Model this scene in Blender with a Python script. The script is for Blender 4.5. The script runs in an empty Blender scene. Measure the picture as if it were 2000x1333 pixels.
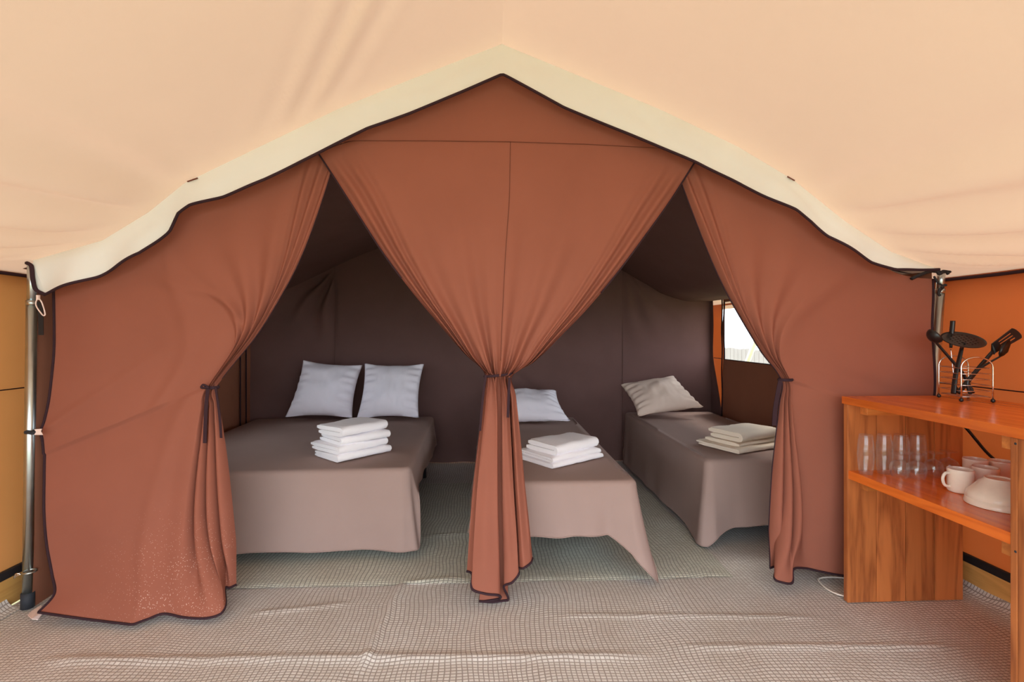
import bpy, bmesh, math, random
from mathutils import Vector, Matrix, noise
random.seed(7)
PI = math.pi
scn = bpy.context.scene
COL = scn.collection

# ------------------------------------------------------------------ camera
FPX, CX, HY, H = 965.0, 1000.0, 650.0, 1.25
YAW = math.atan(45 / FPX)
CS, SN = math.cos(YAW), math.sin(YAW)
cam_d = bpy.data.cameras.new('camera')
cam_d.sensor_width = 36; cam_d.lens = FPX / 2000 * 36
cam_d.shift_y = -(666.5 - HY) / 2000
cam_d.clip_start = .02
cam = bpy.data.objects.new('camera', cam_d); COL.objects.link(cam)
cam.location = (0, 0, H); cam.rotation_euler = (PI / 2, 0, -YAW)
scn.camera = cam

# ------------------------------------------------------------------ world, sun, exposure
w = bpy.data.worlds.new('world'); scn.world = w; w.use_nodes = True
bg = w.node_tree.nodes['Background']
bg.inputs[0].default_value = (.84, .93, 1, 1); bg.inputs[1].default_value = 3.8
sun_d = bpy.data.lights.new('sun', 'SUN'); sun_d.energy = 1.6; sun_d.angle = math.radians(12)
sun_d.color = (1, .93, .82)
sun = bpy.data.objects.new('sun', sun_d); COL.objects.link(sun)
sun.rotation_euler = (math.radians(-16), math.radians(36), 0)      # from the right and above
scn.view_settings.view_transform = 'Standard'; scn.view_settings.look = 'None'
scn.view_settings.exposure = 0.5; scn.view_settings.gamma = 1
scn.view_settings.use_curve_mapping = False
scn.cycles.max_bounces = 11; scn.cycles.diffuse_bounces = 7; scn.cycles.transmission_bounces = 8
scn.cycles.transparent_max_bounces = 16
scn.cycles.sample_clamp_indirect = 6

# ------------------------------------------------------------------ measuring helpers: a line of sight met with a real plane
def ray(px, py):
    a = (px - CX) / FPX; b = (HY - py) / FPX
    return Vector((a * CS + SN, -a * SN + CS, b))
def W(px, py, Y):
    r = ray(px, py); t = Y / r.y
    return Vector((r.x * t, Y, H + r.z * t))
def WX(px, py, X):
    r = ray(px, py); t = X / r.x
    return Vector((X, r.y * t, H + r.z * t))
def WZ(px, py, z=0.0):
    r = ray(px, py); t = (z - H) / r.z
    return Vector((r.x * t, r.y * t, z))

# ------------------------------------------------------------------ mesh helpers
def clamp(x, a=0., b=1.): return max(a, min(b, x))
def sst(a, b, x):
    t = clamp((x - a) / (b - a)); return t * t * (3 - 2 * t)
def lerp(a, b, t): return a + (b - a) * t
def nz(x, y=0., z=0.): return noise.noise(Vector((x, y, z)))
def base_of(o):
    v = Vector((0, 0, 0))
    while o is not None: v += o.location; o = o.parent
    return v
def tag(o, label=None, cat=None, group=None, kind=None):
    if label: o['label'] = label
    if cat: o['category'] = cat
    if group: o['group'] = group
    if kind: o['kind'] = kind
    return o
def empty(name, loc, label=None, cat=None, group=None, kind=None):
    o = bpy.data.objects.new(name, None); COL.objects.link(o); o.location = loc
    o.empty_display_size = .1
    return tag(o, label, cat, group, kind)
def mobj(name, verts, faces, mat, parent=None, smooth=True):
    """verts in world space"""
    verts = [Vector(v) for v in verts]
    if parent is None:
        lo = [min(v[i] for v in verts) for i in range(3)]; hi = [max(v[i] for v in verts) for i in range(3)]
        org = Vector(((lo[0] + hi[0]) / 2, (lo[1] + hi[1]) / 2, lo[2]))
    else:
        org = base_of(parent)
    me = bpy.data.meshes.new(name)
    me.from_pydata([tuple(v - org) for v in verts], [], faces)
    me.materials.append(mat)
    if smooth:
        me.polygons.foreach_set('use_smooth', [True] * len(me.polygons))
    me.update()
    o = bpy.data.objects.new(name, me); COL.objects.link(o)
    if parent is None: o.location = org
    else: o.parent = parent
    return o
class MB:
    """collects the pieces of ONE part"""
    def __init__(s): s.v = []; s.f = []
    def add(s, vs, fs):
        n = len(s.v); s.v += [Vector(v) for v in vs]; s.f += [tuple(i + n for i in f) for f in fs]; return s
    def tube(s, pts, r, n=8, closed=False, rfun=None, flat=None):
        pts = [Vector(p) for p in pts]; m = len(pts); vs = []; fs = []
        up = None
        for i, p in enumerate(pts):
            if closed: t = pts[(i + 1) % m] - pts[i - 1]
            else: t = pts[min(i + 1, m - 1)] - pts[max(i - 1, 0)]
            if t.length < 1e-9: t = Vector((0, 0, 1))
            t.normalize()
            if up is None:
                a = Vector((0, 0, 1)) if abs(t.z) < .9 else Vector((0, 1, 0))
                up = (a - t * a.dot(t)).normalized()
            else:
                up = up - t * up.dot(t)
                up = up.normalized() if up.length > 1e-6 else Vector((1, 0, 0))
            sd = t.cross(up); rr = r if rfun is None else rfun(i / max(1, m - 1))
            for k in range(n):
                a = 2 * PI * k / n; vs.append(p + up * (math.cos(a) * rr) + sd * (math.sin(a) * rr * (flat or 1)))
        for i in range(m if closed else m - 1):
            j = (i + 1) % m
            for k in range(n):
                l = (k + 1) % n; fs.append((i * n + k, i * n + l, j * n + l, j * n + k))
        if not closed:
            fs.append(tuple(range(n - 1, -1, -1))); fs.append(tuple((m - 1) * n + k for k in range(n)))
        return s.add(vs, fs)
    def box(s, lo, hi, b=0., xf=None):
        bm = bmesh.new(); bmesh.ops.create_cube(bm, size=1)
        for v in bm.verts:
            v.co = Vector([lerp(lo[i], hi[i], v.co[i] + .5) for i in range(3)])
        if b > 0: bmesh.ops.bevel(bm, geom=bm.edges[:], offset=b, segments=2, profile=.6, affect='EDGES')
        bm.verts.index_update()
        vs = [(xf @ v.co if xf else v.co.copy()) for v in bm.verts]; fs = [tuple(v.index for v in f.verts) for f in bm.faces]
        bm.free(); return s.add(vs, fs)
    def lathe(s, prof, n=24, c=(0, 0, 0)):
        c = Vector(c); vs = []; fs = []; m = len(prof)
        for r, z in prof:
            for k in range(n):
                a = 2 * PI * k / n; vs.append(c + Vector((r * math.cos(a), r * math.sin(a), z)))
        for i in range(m - 1):
            for k in range(n):
                l = (k + 1) % n; fs.append((i * n + k, i * n + l, (i + 1) * n + l, (i + 1) * n + k))
        return s.add(vs, fs)
    def ball(s, c, r, n=10, sc=(1, 1, 1)):
        prof = [(r * math.sin(PI * i / 8) + 1e-5, -r * math.cos(PI * i / 8)) for i in range(9)]
        k = len(s.v); s.lathe(prof, n, (0, 0, 0))
        for i in range(k, len(s.v)): s.v[i] = Vector(c) + Vector([s.v[i][j] * sc[j] for j in range(3)])
        return s
    def plate(s, outline, nrm, th):
        """flat plate from a 3D outline, thickness th along nrm"""
        nrm = Vector(nrm).normalized() * th / 2; m = len(outline)
        vs = [Vector(p) + nrm for p in outline] + [Vector(p) - nrm for p in outline]
        fs = [tuple(range(m)), tuple(range(2 * m - 1, m - 1, -1))]
        for i in range(m): fs.append((i, (i + 1) % m, m + (i + 1) % m, m + i))
        return s.add(vs, fs)
    def grid(s, fn, nu, nv):
        vs = [fn(i / nu, j / nv) for j in range(nv + 1) for i in range(nu + 1)]; k = nu + 1
        fs = [(j * k + i, j * k + i + 1, (j + 1) * k + i + 1, (j + 1) * k + i) for j in range(nv) for i in range(nu)]
        return s.add(vs, fs)
    def build(s, name, mat, parent=None, smooth=True): return mobj(name, s.v, s.f, mat, parent, smooth)
def shade_flat_by_angle(o, deg=35):
    me = o.data
    bm = bmesh.new(); bm.from_mesh(me)
    for e in bm.edges:
        if len(e.link_faces) == 2 and e.calc_face_angle(0) > math.radians(deg): e.smooth = False
    bm.to_mesh(me); bm.free()
    return o
def poly(pts):
    """Catmull-Rom through points at uniform parameters -> f(t)"""
    P = [Vector(p) for p in pts]; n = len(P) - 1
    def f(t):
        x = clamp(t) * n; i = min(int(x), n - 1); u = x - i
        p0 = P[max(i - 1, 0)]; p1 = P[i]; p2 = P[i + 1]; p3 = P[min(i + 2, n)]
        return .5 * (2 * p1 + (p2 - p0) * u + (2 * p0 - 5 * p1 + 4 * p2 - p3) * u * u + (3 * p1 - p0 - 3 * p2 + p3) * u ** 3)
    return f
def sampled(pts, n):
    f = poly(pts); return [f(i / (n - 1)) for i in range(n)]

# ------------------------------------------------------------------ materials
def srgb(r, g, b):
    f = lambda c: (c / 255 / 12.92) if c / 255 <= .04045 else ((c / 255 + .055) / 1.055) ** 2.4
    return (f(r), f(g), f(b), 1)
class N:
    def __init__(s, name):
        s.m = bpy.data.materials.new(name); s.m.use_nodes = True; s.t = s.m.node_tree; s.t.nodes.clear()
        s.out = s.n('ShaderNodeOutputMaterial')
    def n(s, typ, **kw):
        nd = s.t.nodes.new(typ)
        for k, v in kw.items():
            if k in nd.inputs: nd.inputs[k].default_value = v
            else: setattr(nd, k, v)
        return nd
    def l(s, a, b): s.t.links.new(a, b)
def mixc(q, fac, a, b, mode='MIX'):
    m = q.n('ShaderNodeMix', data_type='RGBA', blend_type=mode)
    for inp, v in ((m.inputs[0], fac), (m.inputs[6], a), (m.inputs[7], b)):
        if hasattr(v, 'is_output'): q.l(v, inp)
        else: inp.default_value = v
    return m.outputs[2]
def fabric(name, col, trans=0., tcol=None, var=.10, rough=.92, weave=900, wb=.12, big=.0, specks=None, stain=None):
    q = N(name); tc = q.n('ShaderNodeTexCoord')
    no = q.n('ShaderNodeTexNoise', Scale=2.3, Detail=5.0, Roughness=.6); q.l(tc.outputs['Object'], no.inputs['Vector'])
    dark = tuple(c * (1 - var) for c in col[:3]) + (1,); lite = tuple(min(1, c * (1 + var)) for c in col[:3]) + (1,)
    ramp = q.n('ShaderNodeMapRange'); ramp.inputs[1].default_value = .3; ramp.inputs[2].default_value = .7
    q.l(no.outputs['Fac'], ramp.inputs[0])
    c = mixc(q, ramp.outputs[0], dark, lite)
    if stain:
        n3 = q.n('ShaderNodeTexNoise', Scale=stain[1], Detail=4.0); q.l(tc.outputs['Object'], n3.inputs['Vector'])
        r3 = q.n('ShaderNodeMapRange'); r3.inputs[1].default_value = .45; r3.inputs[2].default_value = .8; r3.inputs[4].default_value = .5
        q.l(n3.outputs['Fac'], r3.inputs[0]); c = mixc(q, r3.outputs[0], c, stain[0])
    if specks:      # dried mud splashes: white flecks around a spot given in object space
        (sx, sy, sz), rad = specks
        vo = q.n('ShaderNodeTexVoronoi', Scale=120.0); q.l(tc.outputs['Object'], vo.inputs['Vector'])
        ds = q.n('ShaderNodeVectorMath', operation='DISTANCE'); q.l(tc.outputs['Object'], ds.inputs[0]); ds.inputs[1].default_value = (sx, sy, sz)
        mr = q.n('ShaderNodeMapRange'); mr.inputs[1].default_value = 0.; mr.inputs[2].default_value = rad; mr.inputs[3].default_value = .46; mr.inputs[4].default_value = .0
        q.l(ds.outputs['Value'], mr.inputs[0])
        n2 = q.n('ShaderNodeTexNoise', Scale=9.0, Detail=3.0); q.l(tc.outputs['Object'], n2.inputs['Vector'])
        mu = q.n('ShaderNodeMath', operation='MULTIPLY'); q.l(mr.outputs[0], mu.inputs[0]); q.l(n2.outputs['Fac'], mu.inputs[1])
        lt = q.n('ShaderNodeMath', operation='LESS_THAN'); q.l(vo.outputs['Distance'], lt.inputs[0]); q.l(mu.outputs[0], lt.inputs[1])
        m5 = q.n('ShaderNodeMath', operation='MULTIPLY'); q.l(lt.outputs[0], m5.inputs[0]); m5.inputs[1].default_value = .6
        c = mixc(q, m5.outputs[0], c, srgb(225, 195, 180))
    p = q.n('ShaderNodeBsdfPrincipled', Roughness=rough)
    p.inputs['Specular IOR Level'].default_value = .15
    q.l(c, p.inputs['Base Color'])
    wv = q.n('ShaderNodeTexNoise', Scale=float(weave), Detail=1.0); q.l(tc.outputs['Object'], wv.inputs['Vector'])
    bp = q.n('ShaderNodeBump', Strength=wb, Distance=.002); q.l(wv.outputs['Fac'], bp.inputs['Height'])
    last = bp
    if big:
        n4 = q.n('ShaderNodeTexNoise', Scale=5.0, Detail=3.0); q.l(tc.outputs['Object'], n4.inputs['Vector'])
        b4 = q.n('ShaderNodeBump', Strength=big, Distance=.03); q.l(n4.outputs['Fac'], b4.inputs['Height']); q.l(bp.outputs[0], b4.inputs['Normal']); last = b4
    q.l(last.outputs[0], p.inputs['Normal'])
    if trans:
        t = q.n('ShaderNodeBsdfTranslucent')
        if tcol: t.inputs[0].default_value = tcol
        else: q.l(c, t.inputs[0])
        ms = q.n('ShaderNodeMixShader'); ms.inputs[0].default_value = trans
        q.l(p.outputs[0], ms.inputs[1]); q.l(t.outputs[0], ms.inputs[2]); q.l(ms.outputs[0], q.out.inputs[0])
    else: q.l(p.outputs[0], q.out.inputs[0])
    return q.m
def plain(name, col, rough=.5, metal=0., spec=.5, noise_bump=0., nscale=40.):
    q = N(name); p = q.n('ShaderNodeBsdfPrincipled', Roughness=rough, Metallic=metal)
    p.inputs['Specular IOR Level'].default_value = spec
    tc = q.n('ShaderNodeTexCoord'); no = q.n('ShaderNodeTexNoise', Scale=nscale, Detail=4.0); q.l(tc.outputs['Object'], no.inputs['Vector'])
    c = mixc(q, no.outputs['Fac'], tuple(x * .9 for x in col[:3]) + (1,), tuple(min(1, x * 1.08) for x in col[:3]) + (1,))
    q.l(c, p.inputs['Base Color'])
    if noise_bump:
        bp = q.n('ShaderNodeBump', Strength=noise_bump, Distance=.004); q.l(no.outputs['Fac'], bp.inputs['Height']); q.l(bp.outputs[0], p.inputs['Normal'])
    q.l(p.outputs[0], q.out.inputs[0]); return q.m
def wood(name, c1, c2, axis='Z', rough=.38, sc=1.):
    q = N(name); tc = q.n('ShaderNodeTexCoord'); oi = q.n('ShaderNodeObjectInfo')
    off = q.n('ShaderNodeVectorMath', operation='SCALE'); cb = q.n('ShaderNodeCombineXYZ')
    for i in range(3): q.l(oi.outputs['Random'], cb.inputs[i])
    q.l(cb.outputs[0], off.inputs[0]); off.inputs['Scale'].default_value = 7.0
    ad = q.n('ShaderNodeVectorMath', operation='ADD'); q.l(tc.outputs['Object'], ad.inputs[0]); q.l(off.outputs[0], ad.inputs[1])
    mp = q.n('ShaderNodeMapping'); s = [9., 9., 9.]; s['XYZ'.index(axis)] = .8
    mp.inputs['Scale'].default_value = [x * sc for x in s]; q.l(ad.outputs[0], mp.inputs['Vector'])
    n1 = q.n('ShaderNodeTexNoise', Scale=1.0, Detail=3.0, Distortion=.6); q.l(mp.outputs[0], n1.inputs['Vector'])
    m1 = q.n('ShaderNodeMath', operation='MULTIPLY'); q.l(n1.outputs['Fac'], m1.inputs[0]); m1.inputs[1].default_value = 34.
    m2 = q.n('ShaderNodeMath', operation='SINE'); q.l(m1.outputs[0], m2.inputs[0])
    m3 = q.n('ShaderNodeMapRange'); m3.inputs[1].default_value = -1; m3.inputs[2].default_value = 1; q.l(m2.outputs[0], m3.inputs[0])
    n2 = q.n('ShaderNodeTexNoise', Scale=14.0, Detail=4.0); q.l(mp.outputs[0], n2.inputs['Vector'])
    f = q.n('ShaderNodeMath', operation='MULTIPLY'); q.l(m3.outputs[0], f.inputs[0]); q.l(n2.outputs['Fac'], f.inputs[1])
    c = mixc(q, f.outputs[0], c1, c2)
    hv = q.n('ShaderNodeHueSaturation'); mr = q.n('ShaderNodeMapRange'); mr.inputs[3].default_value = .72; mr.inputs[4].default_value = 1.16
    q.l(oi.outputs['Random'], mr.inputs[0]); q.l(mr.outputs[0], hv.inputs['Value']); q.l(c, hv.inputs['Color'])
    p = q.n('ShaderNodeBsdfPrincipled', Roughness=rough); q.l(hv.outputs[0], p.inputs['Base Color'])
    bp = q.n('ShaderNodeBump', Strength=.12, Distance=.002); q.l(f.outputs[0], bp.inputs['Height']); q.l(bp.outputs[0], p.inputs['Normal'])
    q.l(p.outputs[0], q.out.inputs[0]); return q.m
def glass(name):
    """thin-walled clear glass"""
    q = N(name); tr = q.n('ShaderNodeBsdfTransparent', Color=(.985, .99, .985, 1)); g = q.n('ShaderNodeBsdfGlossy', Roughness=.03)
    lw = q.n('ShaderNodeLayerWeight', Blend=.5); pw = q.n('ShaderNodeMath', operation='POWER'); pw.inputs[1].default_value = 3.0; q.l(lw.outputs['Facing'], pw.inputs[0])
    mr = q.n('ShaderNodeMapRange'); mr.inputs[3].default_value = .05; mr.inputs[4].default_value = .75; q.l(pw.outputs[0], mr.inputs[0])
    ms = q.n('ShaderNodeMixShader'); q.l(mr.outputs[0], ms.inputs[0])
    df = q.n('ShaderNodeBsdfDiffuse', Color=(.95, .95, .95, 1)); mh = q.n('ShaderNodeMixShader'); mh.inputs[0].default_value = .25; q.l(g.outputs[0], mh.inputs[1]); q.l(df.outputs[0], mh.inputs[2])  # white haze on the glass edges stands in for bright reflections
    q.l(tr.outputs[0], ms.inputs[1]); q.l(mh.outputs[0], ms.inputs[2]); q.l(ms.outputs[0], q.out.inputs[0]); return q.m
def clear_film(name):
    q = N(name); tr = q.n('ShaderNodeBsdfTransparent', Color=(.95, .96, .96, 1)); g = q.n('ShaderNodeBsdfGlossy', Roughness=.1)
    lw = q.n('ShaderNodeLayerWeight', Blend=.5); pw = q.n('ShaderNodeMath', operation='POWER'); pw.inputs[1].default_value = 5.0; q.l(lw.outputs['Facing'], pw.inputs[0])
    mr = q.n('ShaderNodeMapRange'); mr.inputs[3].default_value = .04; mr.inputs[4].default_value = .5; q.l(pw.outputs[0], mr.inputs[0])
    ms = q.n('ShaderNodeMixShader'); q.l(mr.outputs[0], ms.inputs[0])
    q.l(tr.outputs[0], ms.inputs[1]); q.l(g.outputs[0], ms.inputs[2]); q.l(ms.outputs[0], q.out.inputs[0]); return q.m
def woven_mat(name, light, light2, dark, cw=.0195, ch=.0150):
    q = N(name); tc = q.n('ShaderNodeTexCoord')
    n1 = q.n('ShaderNodeTexNoise', Scale=2.2, Detail=2.0); q.l(tc.outputs['Object'], n1.inputs['Vector'])
    sb = q.n('ShaderNodeVectorMath', operation='SUBTRACT'); q.l(n1.outputs['Color'], sb.inputs[0]); sb.inputs[1].default_value = (.5, .5, .5)
    sc = q.n('ShaderNodeVectorMath', operation='SCALE'); q.l(sb.outputs[0], sc.inputs[0]); sc.inputs['Scale'].default_value = .10
    ad = q.n('ShaderNodeVectorMath', operation='ADD'); q.l(tc.outputs['Object'], ad.inputs[0]); q.l(sc.outputs[0], ad.inputs[1])
    br = q.n('ShaderNodeTexBrick', offset=.0, squash=1.0)
    br.inputs['Scale'].default_value = 1.0; br.inputs['Brick Width'].default_value = cw; br.inputs['Row Height'].default_value = ch
    br.inputs['Mortar Size'].default_value = .0028; br.inputs['Mortar Smooth'].default_value = .6; br.inputs['Bias'].default_value = 0.
    br.inputs['Color1'].default_value = light; br.inputs['Color2'].default_value = light2; br.inputs['Mortar'].default_value = dark
    q.l(ad.outputs[0], br.inputs['Vector'])
    n2 = q.n('ShaderNodeTexNoise', Scale=3.0, Detail=4.0); q.l(tc.outputs['Object'], n2.inputs['Vector'])
    mr = q.n('ShaderNodeMapRange'); mr.inputs[1].default_value = .35; mr.inputs[2].default_value = .75; mr.inputs[4].default_value = .28; q.l(n2.outputs['Fac'], mr.inputs[0])
    c = mixc(q, mr.outputs[0], br.outputs['Color'], srgb(168, 154, 136))
    p = q.n('ShaderNodeBsdfPrincipled', Roughness=.6); p.inputs['Specular IOR Level'].default_value = .3; q.l(c, p.inputs['Base Color'])
    inv = q.n('ShaderNodeMath', operation='SUBTRACT'); inv.inputs[0].default_value = 1.; q.l(br.outputs['Fac'], inv.inputs[1])
    bp = q.n('ShaderNodeBump', Strength=.45, Distance=.003); q.l(inv.outputs[0], bp.inputs['Height']); q.l(bp.outputs[0], p.inputs['Normal'])
    q.l(p.outputs[0], q.out.inputs[0]); return q.m

M = {}
M['roof'] = fabric('peach_canvas', srgb(196, 174, 151), trans=.108, tcol=srgb(250, 206, 172), var=.03, weave=500, wb=.06)
M['valance'] = fabric('cream_canvas', srgb(234, 236, 232), trans=.06, var=.03, weave=500, wb=.06)
M['wall_l'] = fabric('tan_canvas', srgb(186, 132, 82), trans=.10, tcol=srgb(210, 140, 75), var=.05)  # same canvas as the right wall, weaker outside light put into its tint
M['wall_r'] = fabric('orange_canvas', srgb(180, 100, 58), trans=.085, tcol=srgb(225, 110, 50), var=.05)
M['curtain'] = fabric('russet_curtain', srgb(150, 92, 75), trans=.03, var=.05)
M['curtain_l'] = fabric('russet_curtain_mud', srgb(150, 92, 75), trans=.03, var=.05, specks=((-.06, -.05, .10), .55))
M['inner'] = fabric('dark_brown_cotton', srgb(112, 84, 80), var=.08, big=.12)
M['inner_lit'] = fabric('brown_cotton_panel', srgb(150, 98, 76), var=.06)  # inner tent fabric again, light on the side walls mixed into its colour
M['trim'] = fabric('dark_binding', srgb(58, 40, 46), var=.1, weave=300)
M['stitch'] = fabric('stitching', srgb(112, 66, 54), var=.1)
M['black'] = plain('black_webbing', srgb(30, 28, 32), .7)
M['rubber'] = plain('dark_rubber', srgb(42, 46, 54), .7)
M['cover'] = fabric('taupe_bedspread', srgb(160, 137, 130), var=.04, weave=700, wb=.2)
M['pillow'] = fabric('grey_pillowcase', srgb(238, 234, 244), var=.03, rough=.6, big=.10)
M['pillow_w'] = fabric('beige_pillowcase', srgb(220, 198, 184), var=.03, rough=.6, big=.10)
M['towel'] = fabric('white_towelling', srgb(250, 248, 252), var=.02, weave=350, wb=.5)
M['towel_c'] = fabric('cream_towelling', srgb(240, 226, 208), var=.02, weave=350, wb=.5)
M['steel'] = plain('galvanised_steel', srgb(196, 204, 202), .32, 1.0, nscale=25.)
M['chrome'] = plain('chrome_wire', srgb(225, 222, 218), .15, 1.0)
M['bedmetal'] = plain('black_bed_metal', srgb(34, 34, 40), .5)
M['nylon'] = plain('black_nylon', srgb(24, 23, 25), .35)
M['ceramic'] = plain('cream_ceramic', srgb(248, 238, 224), .18)
M['glass'] = glass('clear_glass')
M['film'] = clear_film('clear_window_film')
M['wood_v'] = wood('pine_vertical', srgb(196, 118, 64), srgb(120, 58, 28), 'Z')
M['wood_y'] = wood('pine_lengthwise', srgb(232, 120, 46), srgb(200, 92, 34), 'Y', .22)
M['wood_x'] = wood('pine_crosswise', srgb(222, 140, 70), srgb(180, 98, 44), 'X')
M['plank'] = wood('pale_base_plank', srgb(226, 176, 100), srgb(200, 148, 78), 'Y', .6)
M['mat'] = woven_mat('woven_groundsheet', srgb(230, 228, 225), srgb(216, 213, 209), srgb(160, 152, 147))
M['mat_in'] = woven_mat('woven_inner_groundsheet', srgb(224, 226, 214), srgb(208, 210, 198), srgb(142, 144, 136))
M['white'] = plain('white_plastic', srgb(232, 224, 214), .5)
M['tagcol'] = plain('white_tag', srgb(236, 214, 206), .8)
M['ground'] = plain('dry_grass', srgb(150, 145, 105), .95, nscale=3.)
M['fence'] = plain('grey_boards', srgb(150, 142, 138), .9, nscale=6.)

# ================================================================== SETTING
# roof profile across the tent, measured where the roof meets the valance
YV = 2.26
VT = [(64, 509), (200, 470), (290, 415), (360, 358), (480, 300), (660, 213), (800, 156), (980, 86), (1150, 156), (1290, 214), (1440, 286), (1550, 352), (1650, 432), (1740, 492), (1822, 522)]
VB = [(86, 575), (190, 540), (280, 495), (335, 452), (354, 418), (380, 403), (440, 386), (520, 352), (622, 302), (720, 252), (800, 223), (900, 183), (978, 150), (984, 150), (1100, 212), (1230, 265), (1357, 319), (1450, 366), (1550, 411), (1582, 434), (1612, 461), (1700, 512), (1742, 527), (1790, 527), (1830, 526)]
TOP = [W(x, y, YV) for x, y in VT]
XL, XR = -2.22, 2.36
PROF = [(XL - .06, 1.49), (XL, 1.535)] + [(p.x, p.z) for p in TOP] + [(XR, 1.535), (XR + .06, 1.49)]
def roof_z(x):
    for (a, za), (b, zb) in zip(PROF, PROF[1:]):
        if x <= b or b == PROF[-1][0]:
            return lerp(za, zb, clamp((x - a) / (b - a)))
RIDGE = TOP[7]
Y0R, Y1R = -1.1, 5.2
Y0W = -.2          # the porch is open in front of this
def roof_pt(x, y):
    z = roof_z(x)
    side = -1 if x < RIDGE.x else 1
    ux = abs(x - RIDGE.x) / (abs((XL if side < 0 else XR) - RIDGE.x))     # 0 ridge .. 1 eave
    # straight rafters between the frames: soften the knee away from the frame
    over = max(0., ux - 1); ux = min(ux, 1.)
    zs = lerp(RIDGE.z, 1.535, ux) - over * 1.7
    k = sst(.0, 1.0, abs(y - YV) / 1.3)
    z = lerp(z, zs + .05 * math.sin(PI * ux), k * .7)
    bay = math.sin(PI * clamp((YV - y) / 3.9)) if y < YV else 0
    z -= .06 * bay * math.sin(PI * ux) ** .8
    # creases pulled out of the frame points
    e = 0.
    dy = YV - y
    if dy > 0:
        m = sst(.0, .25, dy) * (1 - sst(.5, 1.5, dy)) * sst(.52, .72, ux) * (1 - sst(.93, 1., ux))
        t = (ux - .62) / (dy + .55)
        e += .030 * m * math.sin(t * 62 + 2.2 * nz(dy * 1.3, side * 3.1)) * (1 if side < 0 else .8)
        # diagonal folds beside the ridge, left slope
        if side < 0:
            q = ux - .10 - .30 * (1 - dy / .95)
            m2 = math.exp(-(q / .07) ** 2) * sst(.02, .2, dy) * (1 - sst(.8, 1.3, dy))
            e += .020 * m2 * math.sin(q * 95)
    z += e + .006 * nz(x * 1.7, y * 1.7, 3) * sst(0, .2, abs(dy))
    return Vector((x, y, z))
ceil_e = empty('ceiling', (RIDGE.x, 1.5, 0), 'peach canvas tent roof sloping down from the centre ridge', kind='structure')
ys = [lerp(Y0R, YV, (i / 110)) for i in range(111)] + [lerp(YV, Y1R, i / 12) for i in range(1, 13)]
for nm, xa, xb in (('roof_slope', XL - .06, RIDGE.x), ('roof_slope', RIDGE.x, XR + .06)):
    mb = MB(); nu = 130
    mb.grid(lambda u, v: roof_pt(lerp(xa, xb, u), ys[min(len(ys) - 1, round(v * (len(ys) - 1)))]), nu, len(ys) - 1)
    mb.build(nm, M['roof'], ceil_e)
for (xa_, ya_), (xb_, yb_) in (((366, 355), (386, 348)), ((1538, 345), (1552, 353))):
    MB().tube([W(xa_, ya_, YV - .008), W(xb_, yb_, YV - .008)], .003, 6).build('frame_slit', M['stitch'], ceil_e)
for xe in (XL, XR):
    mb = MB(); pts = []
    for i in range(90):
        y = lerp(Y0R, YV + .40, i / 89); p = roof_pt(xe, y)
        pts.append(p + Vector((.012 if xe < 0 else -.012, 0, -.014 + .006 * nz(y * 4, xe))))
    mb.tube(pts, .008, 6); mb.build('edge_binding', M['trim'], ceil_e)
# valance: a strip hanging straight down from the roof at the frame
vt, vb = poly([W(x, y, YV) for x, y in VT]), None
VBW = [W(x, y, YV - .01) for x, y in VB]
def polyline_x(P, x):
    for a, b in zip(P, P[1:]):
        if x <= b.x or b is P[-1]: return a.lerp(b, clamp((x - a.x) / max(1e-6, b.x - a.x)))
def val_pt(u, v):
    xt = lerp(TOP[0].x, TOP[-1].x, u); xb = lerp(VBW[0].x, VBW[-1].x, u)
    a = polyline_x(TOP, xt); b = polyline_x(VBW, xb)
    p = a.lerp(b, v)
    edge = sst(.30, 0., u) + .6 * sst(.62, 1, u)
    p.y += v * (.014 * nz(u * 9, 0) + edge * .02 * math.sin(u * 95 + v * 2)) - .015 * v
    p.y += .01 * math.sin(PI * v) * nz(u * 25, v * 2, 5)
    return p
val = MB().grid(val_pt, 260, 10).build('valance', M['valance'], ceil_e)
# rounded left end of the valance running back to the eave
MB().tube([val_pt(i / 300, 1) + Vector((0, -.004, -.003)) for i in range(301)], .0065, 6).build('valance_binding', M['trim'], val)
MB().tube(sampled([W(52, 514, YV), W(61, 520, YV - .01), W(64, 545, YV - .01), W(70, 566, YV - .01), val_pt(0, 1)], 24), .008, 6).build('valance_binding', M['trim'], val)
MB().grid(lambda u, v: sampled([W(60, 518, YV), W(64, 545, YV), W(72, 568, YV), val_pt(0, 1)], 9)[round(v * 8)].lerp(val_pt(.004, v), u), 4, 8).build('valance_corner', M['valance'], val)

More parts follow.
